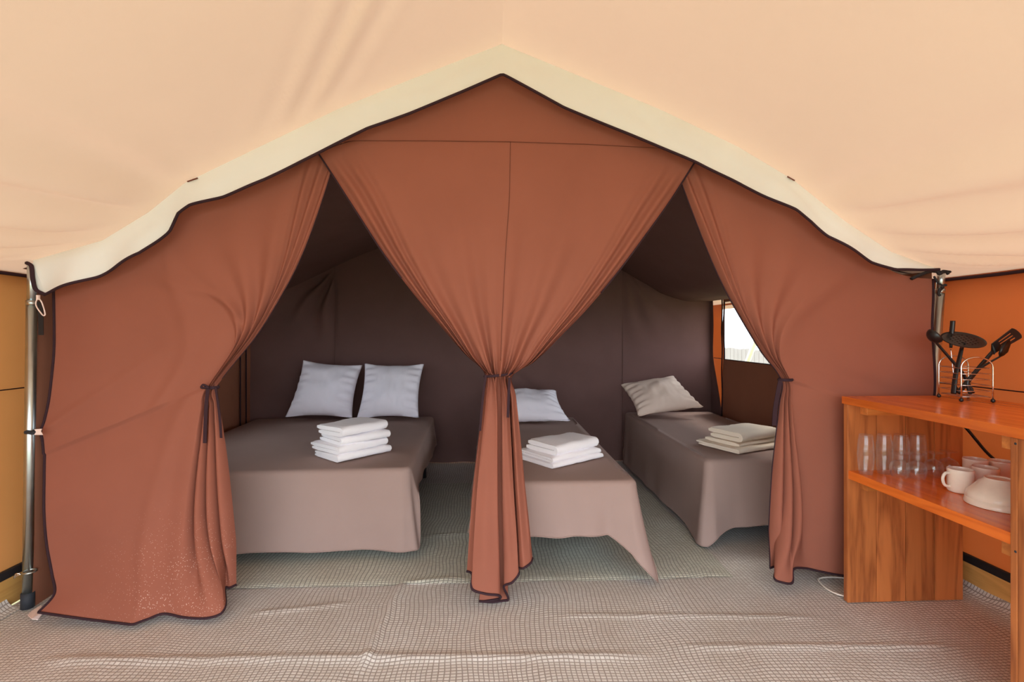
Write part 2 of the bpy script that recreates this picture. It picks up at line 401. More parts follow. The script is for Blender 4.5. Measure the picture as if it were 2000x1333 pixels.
# side walls of the outer tent
def side_wall(name, x, mat, label, hole=None):
    e = empty(name, (x, 2, 0), label, kind='structure')
    sg = 1 if x > 0 else -1
    def fn(y0, y1, z0, z1):
        def f(u, v):
            y = lerp(y0, y1, u); z = lerp(z0, z1, v)
            return Vector((x + sg * (.02 * math.sin(PI * (z - .1) / 1.4) + .008 * nz(y * 1.5, z * 1.5, x)), y, z))
        return f
    ha, hb, hz0, hz1 = hole
    mb = MB(); mb.grid(fn(Y0W, ha, .13, 1.54), 60, 16); mb.grid(fn(hb, Y1R, .13, 1.54), 12, 16)
    mb.grid(fn(ha, hb, .13, hz0), 20, 8); mb.grid(fn(ha, hb, hz1, 1.54), 20, 2)
    mb.build('canvas', mat, e)
    xi = x - sg * .006
    # stitched seam, dark skirt strip and pale plank at the foot
    MB().box((min(xi, xi - sg * .004), Y0W, .985), (max(xi, xi - sg * .004), 2.6, .990)).build('seam', M['trim'], e)
    MB().box((min(x - sg * .01, x - sg * .03), Y0W, .125), (max(x - sg * .01, x - sg * .03), Y1R, .165), .004).build('skirt_strip', M['black'], e)
    b = MB().box((min(x - sg * .0, x - sg * .03), Y0W, 0), (max(x - sg * .0, x - sg * .03), Y1R, .13), .004).build('baseboard_' + ('right' if sg > 0 else 'left'), M['plank'])
    tag(b, 'pale wooden plank along the foot of the ' + ('orange' if sg > 0 else 'tan') + ' canvas wall', kind='structure')
    return e
side_wall('wall_left', XL, M['wall_l'], 'tan canvas side wall of the tent beside the left pole', hole=(2.75, 3.75, .98, 1.51))  # hole lets daylight through to the added inner window
side_wall('wall_right', XR, M['wall_r'], 'orange canvas side wall of the tent behind the wooden cabinet', hole=(2.75, 4.90, .98, 1.52))
o = MB().grid(lambda u, v: Vector((lerp(XL, XR, u), Y1R - .02, lerp(0, roof_z(lerp(XL, XR, u)), v))), 30, 6).build('wall_rear', M['wall_l'])
tag(o, 'outer rear canvas wall of the tent', kind='structure')

# floor sheets
def seg_ridge(x, y, a, b, wd, h):
    d = b - a; t = clamp(((x - a.x) * d.x + (y - a.y) * d.y) / (d.x ** 2 + d.y ** 2)); px, py = a.x + d.x * t, a.y + d.y * t
    r = math.hypot(x - px, y - py) + .004 * nz(x * 9, y * 9)
    return h * math.exp(-(r / wd) ** 2) * sst(0, .15, t) * sst(1, .85, t)
RIDGES = [(WZ(790, 1128), WZ(700, 1320), .018, .016), (WZ(790, 1140), WZ(900, 1133), .012, .012), (WZ(520, 1285), WZ(1300, 1280), .02, .010),
          (WZ(60, 1290), WZ(600, 1284), .02, .009), (WZ(480, 1200), WZ(690, 1176), .014, .007), (WZ(1060, 1200), WZ(1620, 1204), .012, .007), (WZ(1300, 1262), WZ(1900, 1262), .014, .007),
          (WZ(820, 1050), WZ(930, 1043), .010, .008)]
def floor_z(x, y):
    z = .004 * nz(x * 2.2, y * 3.1)
    for a, b, wd, h in RIDGES:
        if min(a.y, b.y) - .08 < y < max(a.y, b.y) + .08 and min(a.x, b.x) - .08 < x < max(a.x, b.x) + .08: z += seg_ridge(x, y, a, b, wd, h)
    return z
o = MB().grid(lambda u, v: Vector((lerp(XL + .03, XR - .03, u), lerp(-.6, 5.1, v), floor_z(lerp(XL + .03, XR - .03, u), lerp(-.6, 5.1, v)) - .004)), 300, 380).build('floor', M['mat'])
tag(o, 'woven beige groundsheet covering the tent floor', kind='structure')
for sg, x in ((-1, XL), (1, XR)):                 # the sheet turns up along the planks
    def up(u, v, x=x, sg=sg):
        y = lerp(-.6, 2.35, u); a = v * 1.25
        return Vector((x - sg * (.095 - .07 * math.sin(a) + .005 * nz(y * 7, 1)), y, -.002 + .06 * (1 - math.cos(a)) * (1 + .25 * nz(y * 3, 2))))
    MB().grid(up, 90, 6).build('sheet_edge', M['mat'], o)
def mat_sheet(name, x0, x1, y0, y1, h, label, k):
    def f(u, v):
        x = lerp(x0, x1, u); y = lerp(y0, y1, v)
        e = min(u, 1 - u) * (x1 - x0); e2 = min(v, 1 - v) * (y1 - y0); ed = sst(0, .03, min(e, e2))
        wob = .012 * nz(x * 3, y * 3, k) * (1 - sst(0, .12, min(e, e2)))
        return Vector((x + wob, y + wob, h * ed + floor_z(x, y) * .7 + .0025 * ed * (nz(x * 5, y * 2.5, k) + 1)))
    ob = MB().grid(f, 90, 90).build(name, M['mat_in'])
    return tag(ob, label, 'mat')
mat_sheet('woven_mat', -2.1, 1.25, 2.47, 4.12, .003, 'greenish woven mat under the double bed and middle bed', 1)

# inner bedroom tent
def back_y(x): return 4.78 - .30 * sst(-1.5, -2.15, x) + .02 * sst(1.5, 2.15, x)
ILX, IRX = -2.13, 2.20
IPROF = [(ILX, 1.50), (-1.96, 1.56), (-1.49, 1.87), (-1.07, 2.06), (.06, 2.50), (1.0, 2.03), (1.29, 1.87), (1.67, 1.65), (1.94, 1.57), (IRX, 1.56)]
def iz(x):
    for (a, za), (b, zb) in zip(IPROF, IPROF[1:]):
        if x <= b or b == IPROF[-1][0]: return lerp(za, zb, clamp((x - a) / (b - a)))
def backwall(u, v):
    x = lerp(ILX, IRX, u); z = lerp(.0, iz(x), v); y = back_y(x)
    # loose swags pulled from the ceiling corner points
    def swag(px, pz, dirx, amp):
        dx = (x - px) * dirx; dz = pz - z
        if dx <= 0 or dz < -.1: return 0
        ang = math.atan2(dz + .05, dx); r = math.hypot(dx, dz)
        return amp * math.sin(ang * 17 + 1.5 * nz(r * 3, px)) * sst(.02, .2, r) * (1 - sst(.35, .95, r))
    y += swag(-1.45, 1.86, -1, .035) + swag(1.30, 1.86, 1, .010)
    y += .018 * nz(x * 2.2, z * 1.2, 7) + .02 * math.sin(x * 19 + 1.5 * z) * (1 - sst(.0, .7, z)) * .5
    y -= .015 * math.exp(-((x + 1.6 - .55 * (z - .6)) / .05) ** 2) * sst(1.4, .8, z)
    y += .02 * math.exp(-((x - .55 + .9 * (z - .55)) / .06) ** 2) * sst(1.2, .7, z)
    return Vector((x, y, z))
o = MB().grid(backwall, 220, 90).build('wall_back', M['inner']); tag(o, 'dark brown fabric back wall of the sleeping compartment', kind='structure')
for x in (-1.47, 1.31):
    MB().tube([backwall((x - ILX) / (IRX - ILX), v / 30) + Vector((0, -.003, 0)) for v in range(31)], .003, 5).build('seam', M['inner'], o)
def iceil(u, v):
    x = lerp(ILX, IRX, u); y = lerp(2.36, 4.9, v)
    sag = .05 * math.sin(PI * v) * sst(.02, .3, u) * sst(.98, .7, u)
    sag += .05 * math.sin(PI * v) * math.exp(-((x - 1.75) / .35) ** 2)
    return Vector((x, min(y, back_y(x) + .05), iz(x) - sag + .010 * nz(x * 3, y * 3, 9) + lerp(.04, 0, v)))
o = MB().grid(iceil, 110, 50).build('ceiling_inner', M['inner']); tag(o, 'dark brown fabric ceiling of the sleeping compartment', kind='structure')
# inner left wall
def ilw(u, v):
    y = lerp(2.34, back_y(ILX) + .02, u); z = lerp(.0, 1.54, v)
    return Vector((ILX + .055 * sst(2.95, 2.36, y) + .012 * nz(y * 2.5, z * 2, 11) + .015 * math.sin(PI * v), y, z))
LW0, LW1 = 2.85, 3.72
YBK = back_y(ILX) + .02
def ilp(y0, y1, z0, z1): return lambda u, v: ilw((lerp(y0, y1, u) - 2.34) / (YBK - 2.34), lerp(z0, z1, v) / 1.54)
mb = MB(); mb.grid(ilp(2.34, LW0, 0, 1.54), 16, 30); mb.grid(ilp(LW1, YBK, 0, 1.54), 24, 30); mb.grid(ilp(LW0, LW1, 0, wz0_ := 1.0), 20, 20); mb.grid(ilp(LW0, LW1, 1.5, 1.54), 20, 2)
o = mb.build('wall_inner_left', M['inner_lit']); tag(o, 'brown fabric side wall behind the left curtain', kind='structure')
for y in (4.28, 4.38):
    MB().tube([Vector((ILX + .03, y, z / 20 * 1.5)) for z in range(21)], .006, 6).build('seam_binding', M['trim'], o)
w2 = empty('window_2', (ILX, (LW0 + LW1) / 2, 1.0), 'clear plastic tent window behind the left curtain', kind='structure')  # added unseen window, lets cool daylight onto the double bed
MB().grid(lambda u, v: Vector((ILX - .012, lerp(LW0 - .02, LW1 + .02, u), lerp(.98, 1.52, v))), 6, 6).build('pane', M['film'], w2)
# inner right wall with window opening; it hangs a little loose from the back corner, leaving a lit slit
YA = 4.56
wz0, wz1, wy0, wy1 = 1.0, 1.535, 2.85, 4.52
def slit(z): return YA + .006 * math.sin(z * 16)
def flap(z): return lerp(4.565, 4.745, sst(.45, 1.05, z)) + .006 * math.sin(z * 13)
def irw(y0, y1, z0, z1, moving):
    def f(u, v):
        z = lerp(z0, z1, v); ye = min(y1, slit(z)) if moving else y1
        y = lerp(y0, ye, u)
        return Vector((IRX + .008 * nz(y * 3, z * 3, 13), y, z))
    return f
mb = MB()
mb.grid(irw(2.36, wy0, 0, 1.58, False), 30, 24); mb.grid(irw(wy0, 5, 0, wz0, True), 20, 24)
mb.grid(irw(wy0, wy1, wz1, 1.58, False), 10, 2)
mb.grid(irw(wy1, 5, wz0, 1.58, True), 3, 16)
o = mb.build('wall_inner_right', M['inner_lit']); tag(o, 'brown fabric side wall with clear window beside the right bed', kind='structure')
MB().tube([Vector((IRX - .006, slit(z), z)) for z in [i / 24 * 1.56 for i in range(25)]], .006, 6).build('zip_binding', M['trim'], o)
MB().grid(lambda u, v: Vector((IRX - .004, lerp(flap(1.58 * v), back_y(IRX) + .06, u), lerp(0, 1.58, v))), 4, 30).build('corner_flap', M['inner'], o)
MB().box((IRX - .002, slit(1.0), 1.0), (IRX + .002, flap(1.0), 1.006)).build('zip_stop', M['trim'], o)
wn = empty('window_1', (IRX, (wy0 + wy1) / 2, wz0), 'clear plastic tent window beside the right bed', kind='structure')
MB().grid(lambda u, v: Vector((IRX + .012 + .004 * nz(u * 5, v * 5), lerp(wy0 - .02, wy1 + .02, u), lerp(wz0 - .02, wz1 + .02, v))), 12, 10).build('pane', M['film'], wn)
MB().tube([Vector((IRX - .004, wy0, wz0)), Vector((IRX - .004, wy1, wz0))], .004, 6).build('frame', M['trim'], wn)
MB().tube([Vector((IRX - .004, wy1, wz0)), Vector((IRX - .004, wy1, wz1))], .006, 6).build('frame', M['trim'], wn)

# gable panel above the curtains
YC = 2.31
GB = [W(x, y, YC) for x, y in ((560, 330), (622, 290), (690, 272), (830, 273), (993, 276), (1150, 281), (1296, 290), (1357, 305), (1430, 345))]
def gable(u, v):
    x = lerp(GB[0].x, GB[-1].x, u); b = polyline_x(GB, x); zt = max(b.z + .001, roof_z(x) - .05)
    return Vector((x, YC + .003 * nz(x * 4, v), lerp(b.z - .006, zt, v)))
o = MB().grid(gable, 60, 10).build('wall_front_gable', M['curtain']); tag(o, 'russet fabric gable panel under the cream valance', kind='structure')
MB().tube([W(x, y, YC - .004) for x, y in ((672, 278), (690, 275), (830, 275), (993, 277), (1150, 282), (1296, 290), (1318, 296))], .0014, 5).build('seam', M['stitch'], o)

# ================================================================== CURTAINS
def P3(p): return W(p[0], p[1], p[2] if len(p) > 2 else YC)
def curtain_surface(L, R, T, B, g, disp, ns, nv, tw=.25, bw=.25, bexp=None):
    Lf, Rf = poly([P3(p) for p in L]), poly([P3(p) for p in R]); Tf = poly([P3(p) for p in T]); Bf = poly([P3(p) for p in B])
    def f(s, v):
        p = Lf(v).lerp(Rf(v), g(s, v))
        if v < tw:
            k = 1 - sst(0, tw, v); p = p + (Tf(s) - Lf(0).lerp(Rf(0), g(s, 0))) * k
        if v > 1 - bw:
            k = sst(1 - bw, 1, v) ** 1.3 if bexp is None else ((v - 1 + bw) / bw) ** bexp; p = p + (Bf(s) - Lf(1).lerp(Rf(1), g(s, 1))) * k
        p = p + disp(s, v)
        p.z = max(p.z, .008)
        return p
    return f
def make_curtain(name, f, ns, nv, mat, label, hems, vmax=1.):
    p0 = f(.5, 1); e = empty(name, (p0.x, YC, 0), label, 'curtain', 'russet tent curtains')
    MB().grid(f, ns, nv).build('drape', mat, e)
    for h in hems:
        if h == 'B': pts = [f(i / (ns), 1) + Vector((0, -.003, 0)) for i in range(ns + 1)]
        elif h == 'L': pts = [f(0, i / nv) + Vector((0, -.002, 0)) for i in range(int(nv * vmax) + 1)]
        else: pts = [f(1, i / nv) + Vector((0, -.002, 0)) for i in range(int(nv * vmax) + 1)]
        MB().tube(pts, .0055 if vmax == 1 or h == 'B' else .004, 6).build('hem_binding' if h == 'B' else 'edge_binding', M['trim'], e)
    return e
def ribbon(pts, wdt, name, parent, mat=None, th=.003):
    pts = sampled(pts, 16); mb = MB(); vs = []; fs = []
    for i, p in enumerate(pts):
        a = wdt / 2
        vs += [p + Vector((-a, 0, 0)), p + Vector((a, -.003, 0)), p + Vector((a, -.003 + th, 0)), p + Vector((-a, th, 0))]
    for i in range(len(pts) - 1):
        for k in range(4):
            l = (k + 1) % 4; fs.append((4 * i + k, 4 * i + l, 4 * i + 4 + l, 4 * i + 4 + k))
    fs += [(3, 2, 1, 0), tuple(4 * (len(pts) - 1) + k for k in range(4))]
    return mb.add(vs, fs).build(name, mat or M['trim'], parent, False)
def tie_band(parent, c, rx, ry, hgt, tilt=0.):
    vs = []; fs = []; n = 28
    for k in range(n):
        a = 2 * PI * k / n
        for (dr, dz) in ((0, -hgt / 2), (.004, 0), (0, hgt / 2)):
            vs.append(c + Vector(((rx + dr) * math.cos(a), (ry + dr) * math.sin(a), dz + tilt * math.cos(a))))
    for k in range(n):
        l = (k + 1) % n
        for j in range(2): fs.append((k * 3 + j, l * 3 + j, l * 3 + j + 1, k * 3 + j + 1))
    return MB().add(vs, fs).build('tie_band', M['trim'], parent)

# --- middle curtain
Lm = [(622, 303), (662, 362), (705, 428), (752, 500), (806, 572), (858, 634), (906, 690), (946, 729),
      (944, 775, 2.31), (934, 860, 2.30), (924, 950, 2.29), (917, 1040, 2.28), (912, 1120, 2.27)]
Rm = [(1357, 319), (1312, 388), (1262, 458), (1208, 530), (1150, 600), (1095, 657), (1045, 706), (1001, 735),
      (1007, 780, 2.31), (1015, 860, 2.30), (1023, 950, 2.29), (1032, 1040, 2.28), (1038, 1110, 2.27)]
Tm = [(622, 300), (690, 276), (780, 275), (900, 275), (993, 276), (1100, 279), (1200, 284), (1290, 290), (1357, 317)]
Bm = [(912, 1116, 2.30), (922, 1122, 2.26), (922, 1150, 2.22), (948, 1160, 2.21), (974, 1163, 2.22), (974, 1170, 2.27), (936, 1177, 2.29), (962, 1183, 2.28), (992, 1172, 2.29), (984, 1146, 2.25), (1000, 1138, 2.23), (1013, 1122, 2.24), (1012, 1110, 2.27), (1022, 1110, 2.22), (1036, 1100, 2.24), (1040, 1090, 2.28)]
VTm = 7 / 12
def g_mid(s, v):
    if v < VTm:   # sides gather faster than the middle
        k = v / VTm; a = .5 + .5 * math.copysign(abs(2 * s - 1) ** lerp(1, .8, k), 2 * s - 1)
        return a
    return s
def d_mid(s, v):
    k = v / VTm if v < VTm else 1.
    c = abs(2 * s - 1)
    if v <= VTm:
        side = sst(.70, .86, c)
        y = -.020 * side * math.sin((c - .7) * 64) * (.5 + .5 * k) * sst(.0, .08, v)
        cen = (1 - side) * k ** 1.1
        y += cen * (.020 * math.sin(s * 2 * PI * 5.2 + .7) + .009 * math.sin(s * 2 * PI * 11 + 2.1 * nz(s * 4, 1)))
        y += -.05 * math.sin(PI * s) * math.sin(PI * min(1, k)) * .6
        near = sst(.75, 1., k)
        y += near * .012 * math.sin(s * 2 * PI * 13)
        z = -.035 * sst(.72, 1, k) * math.sin(PI * s) * (1 - sst(.95, 1., k)) 
        z += .02 * k * math.sin(PI * s)*(1-k)
        return Vector((0, y, z))
    q = (v - VTm) / (1 - VTm)
    y = (1 - sst(.2, .9, q)) * .014 * math.sin(s * 2 * PI * 6.5)
    y += .006 * sst(0, .3, q) * math.sin(s * 2 * PI * 9.) * (1 - sst(.8, 1, q))
    x = 0.
    return Vector((x, y, 0))
fm = curtain_surface(Lm, Rm, Tm, Bm, g_mid, d_mid, 170, 150, .12, 5 / 12, .75)
cm = make_curtain('curtain', fm, 200, 150, M['curtain'], 'russet middle curtain gathered to one tie between double bed and middle bed', 'BLR', .30)
MB().tube([fm(.505, i / 40 * .5) + Vector((0, -.002, 0)) for i in range(41)], .0012, 5).build('seam', M['stitch'], cm)
tie_band(cm, W(973, 733, 2.31), .066, .03, .012, .006)
ribbon([W(995, 738, 2.275), W(994, 760, 2.272), W(993, 790, 2.27), W(992, 816, 2.268)], .012, 'tie_end', cm)
ribbon([W(949, 733, 2.275), W(944, 770, 2.27), W(940, 810, 2.268), W(938, 842, 2.266)], .010, 'tie_end', cm)

# --- left curtain
YL = 2.335
def yy(pts, Y): return [p if len(p) > 2 else (p[0], p[1], Y) for p in pts]
Ll = yy([(104, 552), (106, 600), (106, 660), (104, 715), (98, 780), (85, 843), (86, 890), (90, 950), (94, 1010), (99, 1070), (106, 1120, 2.32), (112, 1160, 2.26), (84, 1194, 2.20)], YL)
Rl = yy([(676, 300), (648, 372), (622, 432), (590, 500), (550, 575), (500, 655), (424, 752), (426, 790), (434, 860), (442, 940), (450, 1020), (457, 1090), (462, 1142)], YL)
Tl = yy([(104, 545), (180, 520), (250, 490), (310, 445), (350, 395), (440, 360), (540, 320), (610, 285), (676, 255)], YL)
Bl = [(76, 1196, 2.2), (130, 1204, 2.18), (190, 1212, 2.17), (250, 1218, 2.15), (285, 1211, 2.17), (320, 1199, 2.2), (360, 1206, 2.18), (400, 1208, 2.17), (430, 1200, 2.18), (441, 1182, 2.22), (440, 1150, 2.30), (450, 1148, 2.31), (462, 1142, 2.335)]
VTl = 6 / 12
def g_left(s, v):
    a = s
    tied = (s / .45 * .94) if s < .45 else .94 + (s - .45) / .55 * .06
    bot = (s / .45 * .74) if s < .45 else .74 + (s - .45) / .55 * .26
    k = sst(0, 1, clamp(v / VTl)) ** 1.5 if v < VTl else 1
    top = lerp(a, tied, k)
    if v < VTl: return top
    return lerp(tied, bot, sst(0, .8, (v - VTl) / (1 - VTl)) ** .8)
def d_left(s, v):
    k = clamp(v / VTl); E = sst(.30, .62, s)
    y = 0.; x = 0.
    if v < VTl:
        y += E * (.006 + .010 * k) * math.sin(s * 2 * PI * 7 + .8) * sst(.02, .25, v)
        y += sst(.84, .9, s) * .010 * math.sin(s * 2 * PI * 21) * sst(.0, .1, v)
        y += .02 * (1 - E) * nz(s * 5, v * 4, 21) * sst(0, .2, v)
        # long tension creases from the side tie and towards the curtain tie
        y -= .012 * math.exp(-((s - .22 - .5 * k) / .03) ** 2) * sst(.15, .5, k)
        y -= .010 * math.exp(-((s - .45 + .15 * k) / .025) ** 2) * sst(.1, .4, k)
    else:
        q = (v - VTl) / (1 - VTl)
        y += E * (.014 + .020 * sst(0, .6, q)) * math.sin(s * 2 * PI * 6.0 + .5) * (1 - sst(.72, 1, q))
        x += E * .010 * sst(.1, .5, q) * math.sin(s * 2 * PI * 6.0 + 2.0) * (1 - sst(.72, 1, q))
        y += .025 * (1 - E) * nz(s * 4, v * 3, 22) * (1 - sst(.8, 1, q))
        y -= .02 * (1 - E) * math.sin(PI * clamp(q)) 
        y -= .010 * math.exp(-((s - .40 + .12 * q) / .03) ** 2)
    # crease fanning out of the tie on the pole side
    dz = (v - 5 / 12) - s * -.28
    y -= .010 * math.exp(-(dz / .018) ** 2) * sst(.45, .05, s)
    return Vector((x, y, 0))
fl = curtain_surface(Ll, Rl, Tl, Bl, g_left, d_left, 200, 160, .30, .22)
cl = make_curtain('curtain', fl, 240, 160, M['curtain_l'], 'wide russet curtain with mud flecks beside the left pole', 'BL')
MB().tube([fl(1, i / 160) + Vector((0, -.002, 0)) for i in range(0, 79)], .0025, 6).build('edge_binding', M['trim'], cl)
tie_band(cl, W(414, 757, YL), .030, .022, .014)
ribbon([W(406, 760, 2.305), W(403, 790, 2.30), W(401, 830, 2.297), W(400, 866, 2.295)], .017, 'tie_end', cl)
ribbon([W(421, 757, 2.31), W(426, 790, 2.306), W(430, 825, 2.303), W(432, 856, 2.30)], .012, 'tie_end', cl)
mb = MB(); c = W(408, 757, 2.30)
mb.tube(sampled([c, c + Vector((-.022, -.006, .012)), c + Vector((-.03, -.004, -.002)), c], 12), .005, 6); mb.build('tie_bow', M['trim'], cl)

# --- right curtain
Lr = yy([(1300, 330), (1324, 384), (1358, 452), (1398, 530), (1440, 608), (1486, 684), (1527, 741), (1524, 790), (1519, 860), (1514, 930), (1510, 1000), (1507, 1060), (1503, 1112)], YL)
Rr = yy([(1822, 545), (1823, 590), (1823, 640), (1823, 690), (1823, 735), (1823, 780), (1823, 830), (1823, 880), (1823, 930), (1823, 985), (1823, 1040), (1823, 1090), (1823, 1130)], YL)
Tr = yy([(1300, 275), (1357, 305), (1450, 350), (1530, 388), (1600, 430), (1680, 485), (1735, 526), (1780, 541), (1822, 545)], YL)
Br = [(1503, 1110, 2.36), (1515, 1108, 2.36), (1512, 1130, 2.30), (1528, 1138, 2.28), (1547, 1138, 2.28), (1549, 1112, 2.32), (1570, 1110, 2.36), (1600, 1116, 2.36), (1640, 1124, 2.35), (1700, 1132, 2.35), (1770, 1135, 2.345), (1823, 1135, 2.34)]
def g_right(s, v):
    t = 1 - s
    tied = (t / .45 * .95) if t < .45 else .95 + (t - .45) / .55 * .05
    bot = (t / .45 * .80) if t < .45 else .80 + (t - .45) / .55 * .20
    k = sst(0, 1, clamp(v / VTl)) ** 1.5 if v < VTl else 1
    if v < VTl: return 1 - lerp(t, tied, k)
    return 1 - lerp(tied, bot, sst(0, .8, (v - VTl) / (1 - VTl)) ** .8)
def d_right(s, v):
    k = clamp(v / VTl); E = sst(.70, .38, s); y = 0.; x = 0.
    if v < VTl:
        y += E * (.006 + .009 * k) * math.sin(s * 2 * PI * 6 + 2.2) * sst(.02, .25, v)
        y += sst(.17, .1, s) * .011 * math.sin(s * 2 * PI * 17) * sst(.0, .1, v)
        y += .02 * (1 - E) * nz(s * 5, v * 4, 31) * sst(0, .2, v)
        y -= .012 * math.exp(-((s - .62 + .10 * k) / .03) ** 2) * sst(.1, .35, k)
    else:
        q = (v - VTl) / (1 - VTl)
        y += E * (.012 + .020 * sst(0, .6, q)) * math.sin(s * 2 * PI * 5.2 + 2.6) * (1 - sst(.75, 1, q))
        x += E * .010 * sst(.1, .5, q) * math.sin(s * 2 * PI * 5.2 + 4.2) * (1 - sst(.75, 1, q))
        y += .03 * (1 - E) * nz(s * 5, v * 3, 32)
    y += .012 * math.exp(-((v - .42 - .10 * (s - .7)) / .03) ** 2) * sst(.6, .8, s)
    return Vector((x, y, 0))
fr = curtain_surface(Lr, Rr, Tr, Br, g_right, d_right, 200, 160, .30, .25)
cr = make_curtain('curtain', fr, 240, 160, M['curtain'], 'russet curtain tied back beside the wooden cabinet', 'BR')
MB().tube([fr(0, i / 160) + Vector((0, -.002, 0)) for i in range(0, 161)], .003, 6).build('edge_binding', M['trim'], cr)
tie_band(cr, W(1534, 742, YL), .034, .024, .014)
ribbon([W(1524, 744, 2.312), W(1519, 770, 2.31), W(1514, 800, 2.31), W(1512, 832, 2.31)], .020, 'tie_end', cr)
ribbon([W(1540, 741, 2.305), W(1546, 742, 2.304), W(1550, 743, 2.303)], .012, 'tie_end', cr)

# ================================================================== BEDS
def bed(label, x0, x1, y0, y1, ztop, hems, rot=0., group='beds in the sleeping compartment', legs=True, corner=(.0, .0), cdrop=(.0, .0), cseed=0.):
    """hems: dict of hem heights above floor: left, front, right, back -> (start, end)"""
    cx, cy = (x0 + x1) / 2, (y0 + y1) / 2
    e = empty('bed', (cx, cy, 0), label, 'bed', group)
    R = Matrix.Translation((cx, cy, 0)) @ Matrix.Rotation(rot, 4, 'Z') @ Matrix.Translation((-cx, -cy, 0))
    rad = .05; n = 40; nc = 14
    # perimeter: left side back->front, front left->right, right side front->back, back right->left
    per = []
    def side(a, b, nrm, nm):
        for i in range(n):
            t = i / n; per.append((Vector(a).lerp(Vector(b), t), Vector(nrm), nm, t))
    def corner_pts(c, a0, nm):
        for i in range(nc):
            t = i / nc; a = a0 + t * PI / 2
            d = Vector((math.cos(a), math.sin(a), 0)); per.append((Vector((c[0], c[1], 0)) + d * rad, d, nm, t))
    side((x0, y1 - rad, 0), (x0, y0 + rad, 0), (-1, 0, 0), 'left'); corner_pts((x0 + rad, y0 + rad), PI, 'c0')
    side((x0 + rad, y0, 0), (x1 - rad, y0, 0), (0, -1, 0), 'front'); corner_pts((x1 - rad, y0 + rad), 1.5 * PI, 'c1')
    side((x1, y0 + rad, 0), (x1, y1 - rad, 0), (1, 0, 0), 'right'); corner_pts((x1 - rad, y1 - rad), 0, 'c2')
    side((x1 - rad, y1, 0), (x0 + rad, y1, 0), (0, 1, 0), 'back'); corner_pts((x0 + rad, y1 - rad), PI / 2, 'c3')
    m = len(per); rings = []
    def hem(nm, t):
        if nm in hems: return lerp(hems[nm][0], hems[nm][1], t)
        a, b = {'c0': ('left', 'front'), 'c1': ('front', 'right'), 'c2': ('right', 'back'), 'c3': ('back', 'left')}[nm]
        return lerp(hems[a][1], hems[b][0], sst(.7, 1, t) if nm == 'c1' else sst(0, 1, t))
    ctr = Vector((cx, cy, 0))
    # top: rings from the middle outwards, slightly soft
    for k in (0.02, .3, .55, .75, .88, .95):
        rings.append([ctr + (p - ctr) * k * .985 + Vector((0, 0, ztop + .004 * nz(p.x * k * 3, p.y * 2 * k, cseed))) for p, d, nm, t in per])
    for a in (0., .3, .6, .85, 1.):
        an = a * PI / 2; r2 = .028
        rings.append([p + d * (r2 * (math.sin(an) - 1)) + Vector((0, 0, ztop - r2 * (1 - math.cos(an)) + .002 * nz(p.x * 3, p.y * 3, cseed))) for p, d, nm, t in per])
    nd = 16
    for j in range(1, nd + 1):
        v = j / nd; ring = []
        for i, (p, d, nm, t) in enumerate(per):
            hz = hem(nm, t) + .012 * nz(i * .09, cseed, 2)
            # longer, flared corner points of the cloth
            for ci, cn in enumerate(('c0', 'c1')):
                idx0 = n + (n + nc) * ci + nc / 2; dist = abs(i - idx0)
                wgt = max(0., 1 - dist / 13) ** 1.15
                hz -= wgt * cdrop[ci]; fl_ = corner[ci] * wgt * v ** 1.2
                fold = math.exp(-((i - idx0 - 12) / 4.) ** 2) * .6 + math.exp(-((i - idx0 + 12) / 4.) ** 2) * .6
                if ci == 0: out = fl_ - corner[0] * .35 * fold * v
                else: out += fl_ - corner[1] * .35 * fold * v
            hz = max(hz, .018)
            out += v * (.022 + .018 * math.sin(i * .33 + cseed) * nz(i * .05, cseed, 8) + .012 * nz(i * .22, v * 1.2, cseed))
            ring.append(p + d * out + Vector((0, 0, lerp(ztop - .028, hz, v))))
        rings.append(ring)
    vs = [R @ q for r in rings for q in r]; fs = []
    for a in range(len(rings) - 1):
        for i in range(m):
            l = (i + 1) % m; fs.append((a * m + i, a * m + l, (a + 1) * m + l, (a + 1) * m + i))
    fs.append(tuple(range(m - 1, -1, -1)))
    cov = mobj('bedspread', vs, fs, M['cover'], e)
    MB().tube([R @ (q + Vector((0, 0, .002))) for q in rings[-1]], .003, 5, closed=True).build('hem', M['cover'], cov)
    MB().box((x0 + .035, y0 + .035, .27), (x1 - .035, y1 - .035, ztop - .012), .03, R).build('mattress', M['pillow'], e)
    MB().box((x0 + .04, y0 + .04, .22), (x1 - .04, y1 - .04, .27), .006, R).build('bed_frame', M['bedmetal'], e)
    for lx, ly in ((x0 + .08, y0 + .55), (x1 - .07, y0 + .55), (x0 + .08, y1 - .10), (x1 - .07, y1 - .22), ((x0 + x1) / 2, y0 + 1.0)):
        MB().tube([R @ Vector((lx, ly, .012)), R @ Vector((lx, ly, .24))], .02, 10).build('leg', M['bedmetal'], e)
    return e
bed('double bed with taupe cover hanging to the floor at its foot', -2.0, -.46, 2.72, 4.44, .50,
    {'left': (.2, .1), 'front': (.075, .06), 'right': (.34, .26), 'back': (.2, .2)}, rot=math.radians(2.0), corner=(0., .05), cdrop=(0, .0), cseed=1.7)
bed('middle single bed with taupe cover whose corner hangs to the mat', -.08, .755, 2.46, 4.38, .50,
    {'left': (.25, .24), 'front': (.235, .235), 'right': (.24, .2), 'back': (.2, .2)}, corner=(.0, .10), cdrop=(0, .21), cseed=5.2)
bed('right single bed with taupe cover under the window', 1.275, 2.11, 2.84, 4.62, .50,
    {'left': (.03, .03), 'front': (.10, .15), 'right': (.2, .2), 'back': (.2, .2)}, corner=(.07, .0), cdrop=(.07, 0), cseed=9.1)

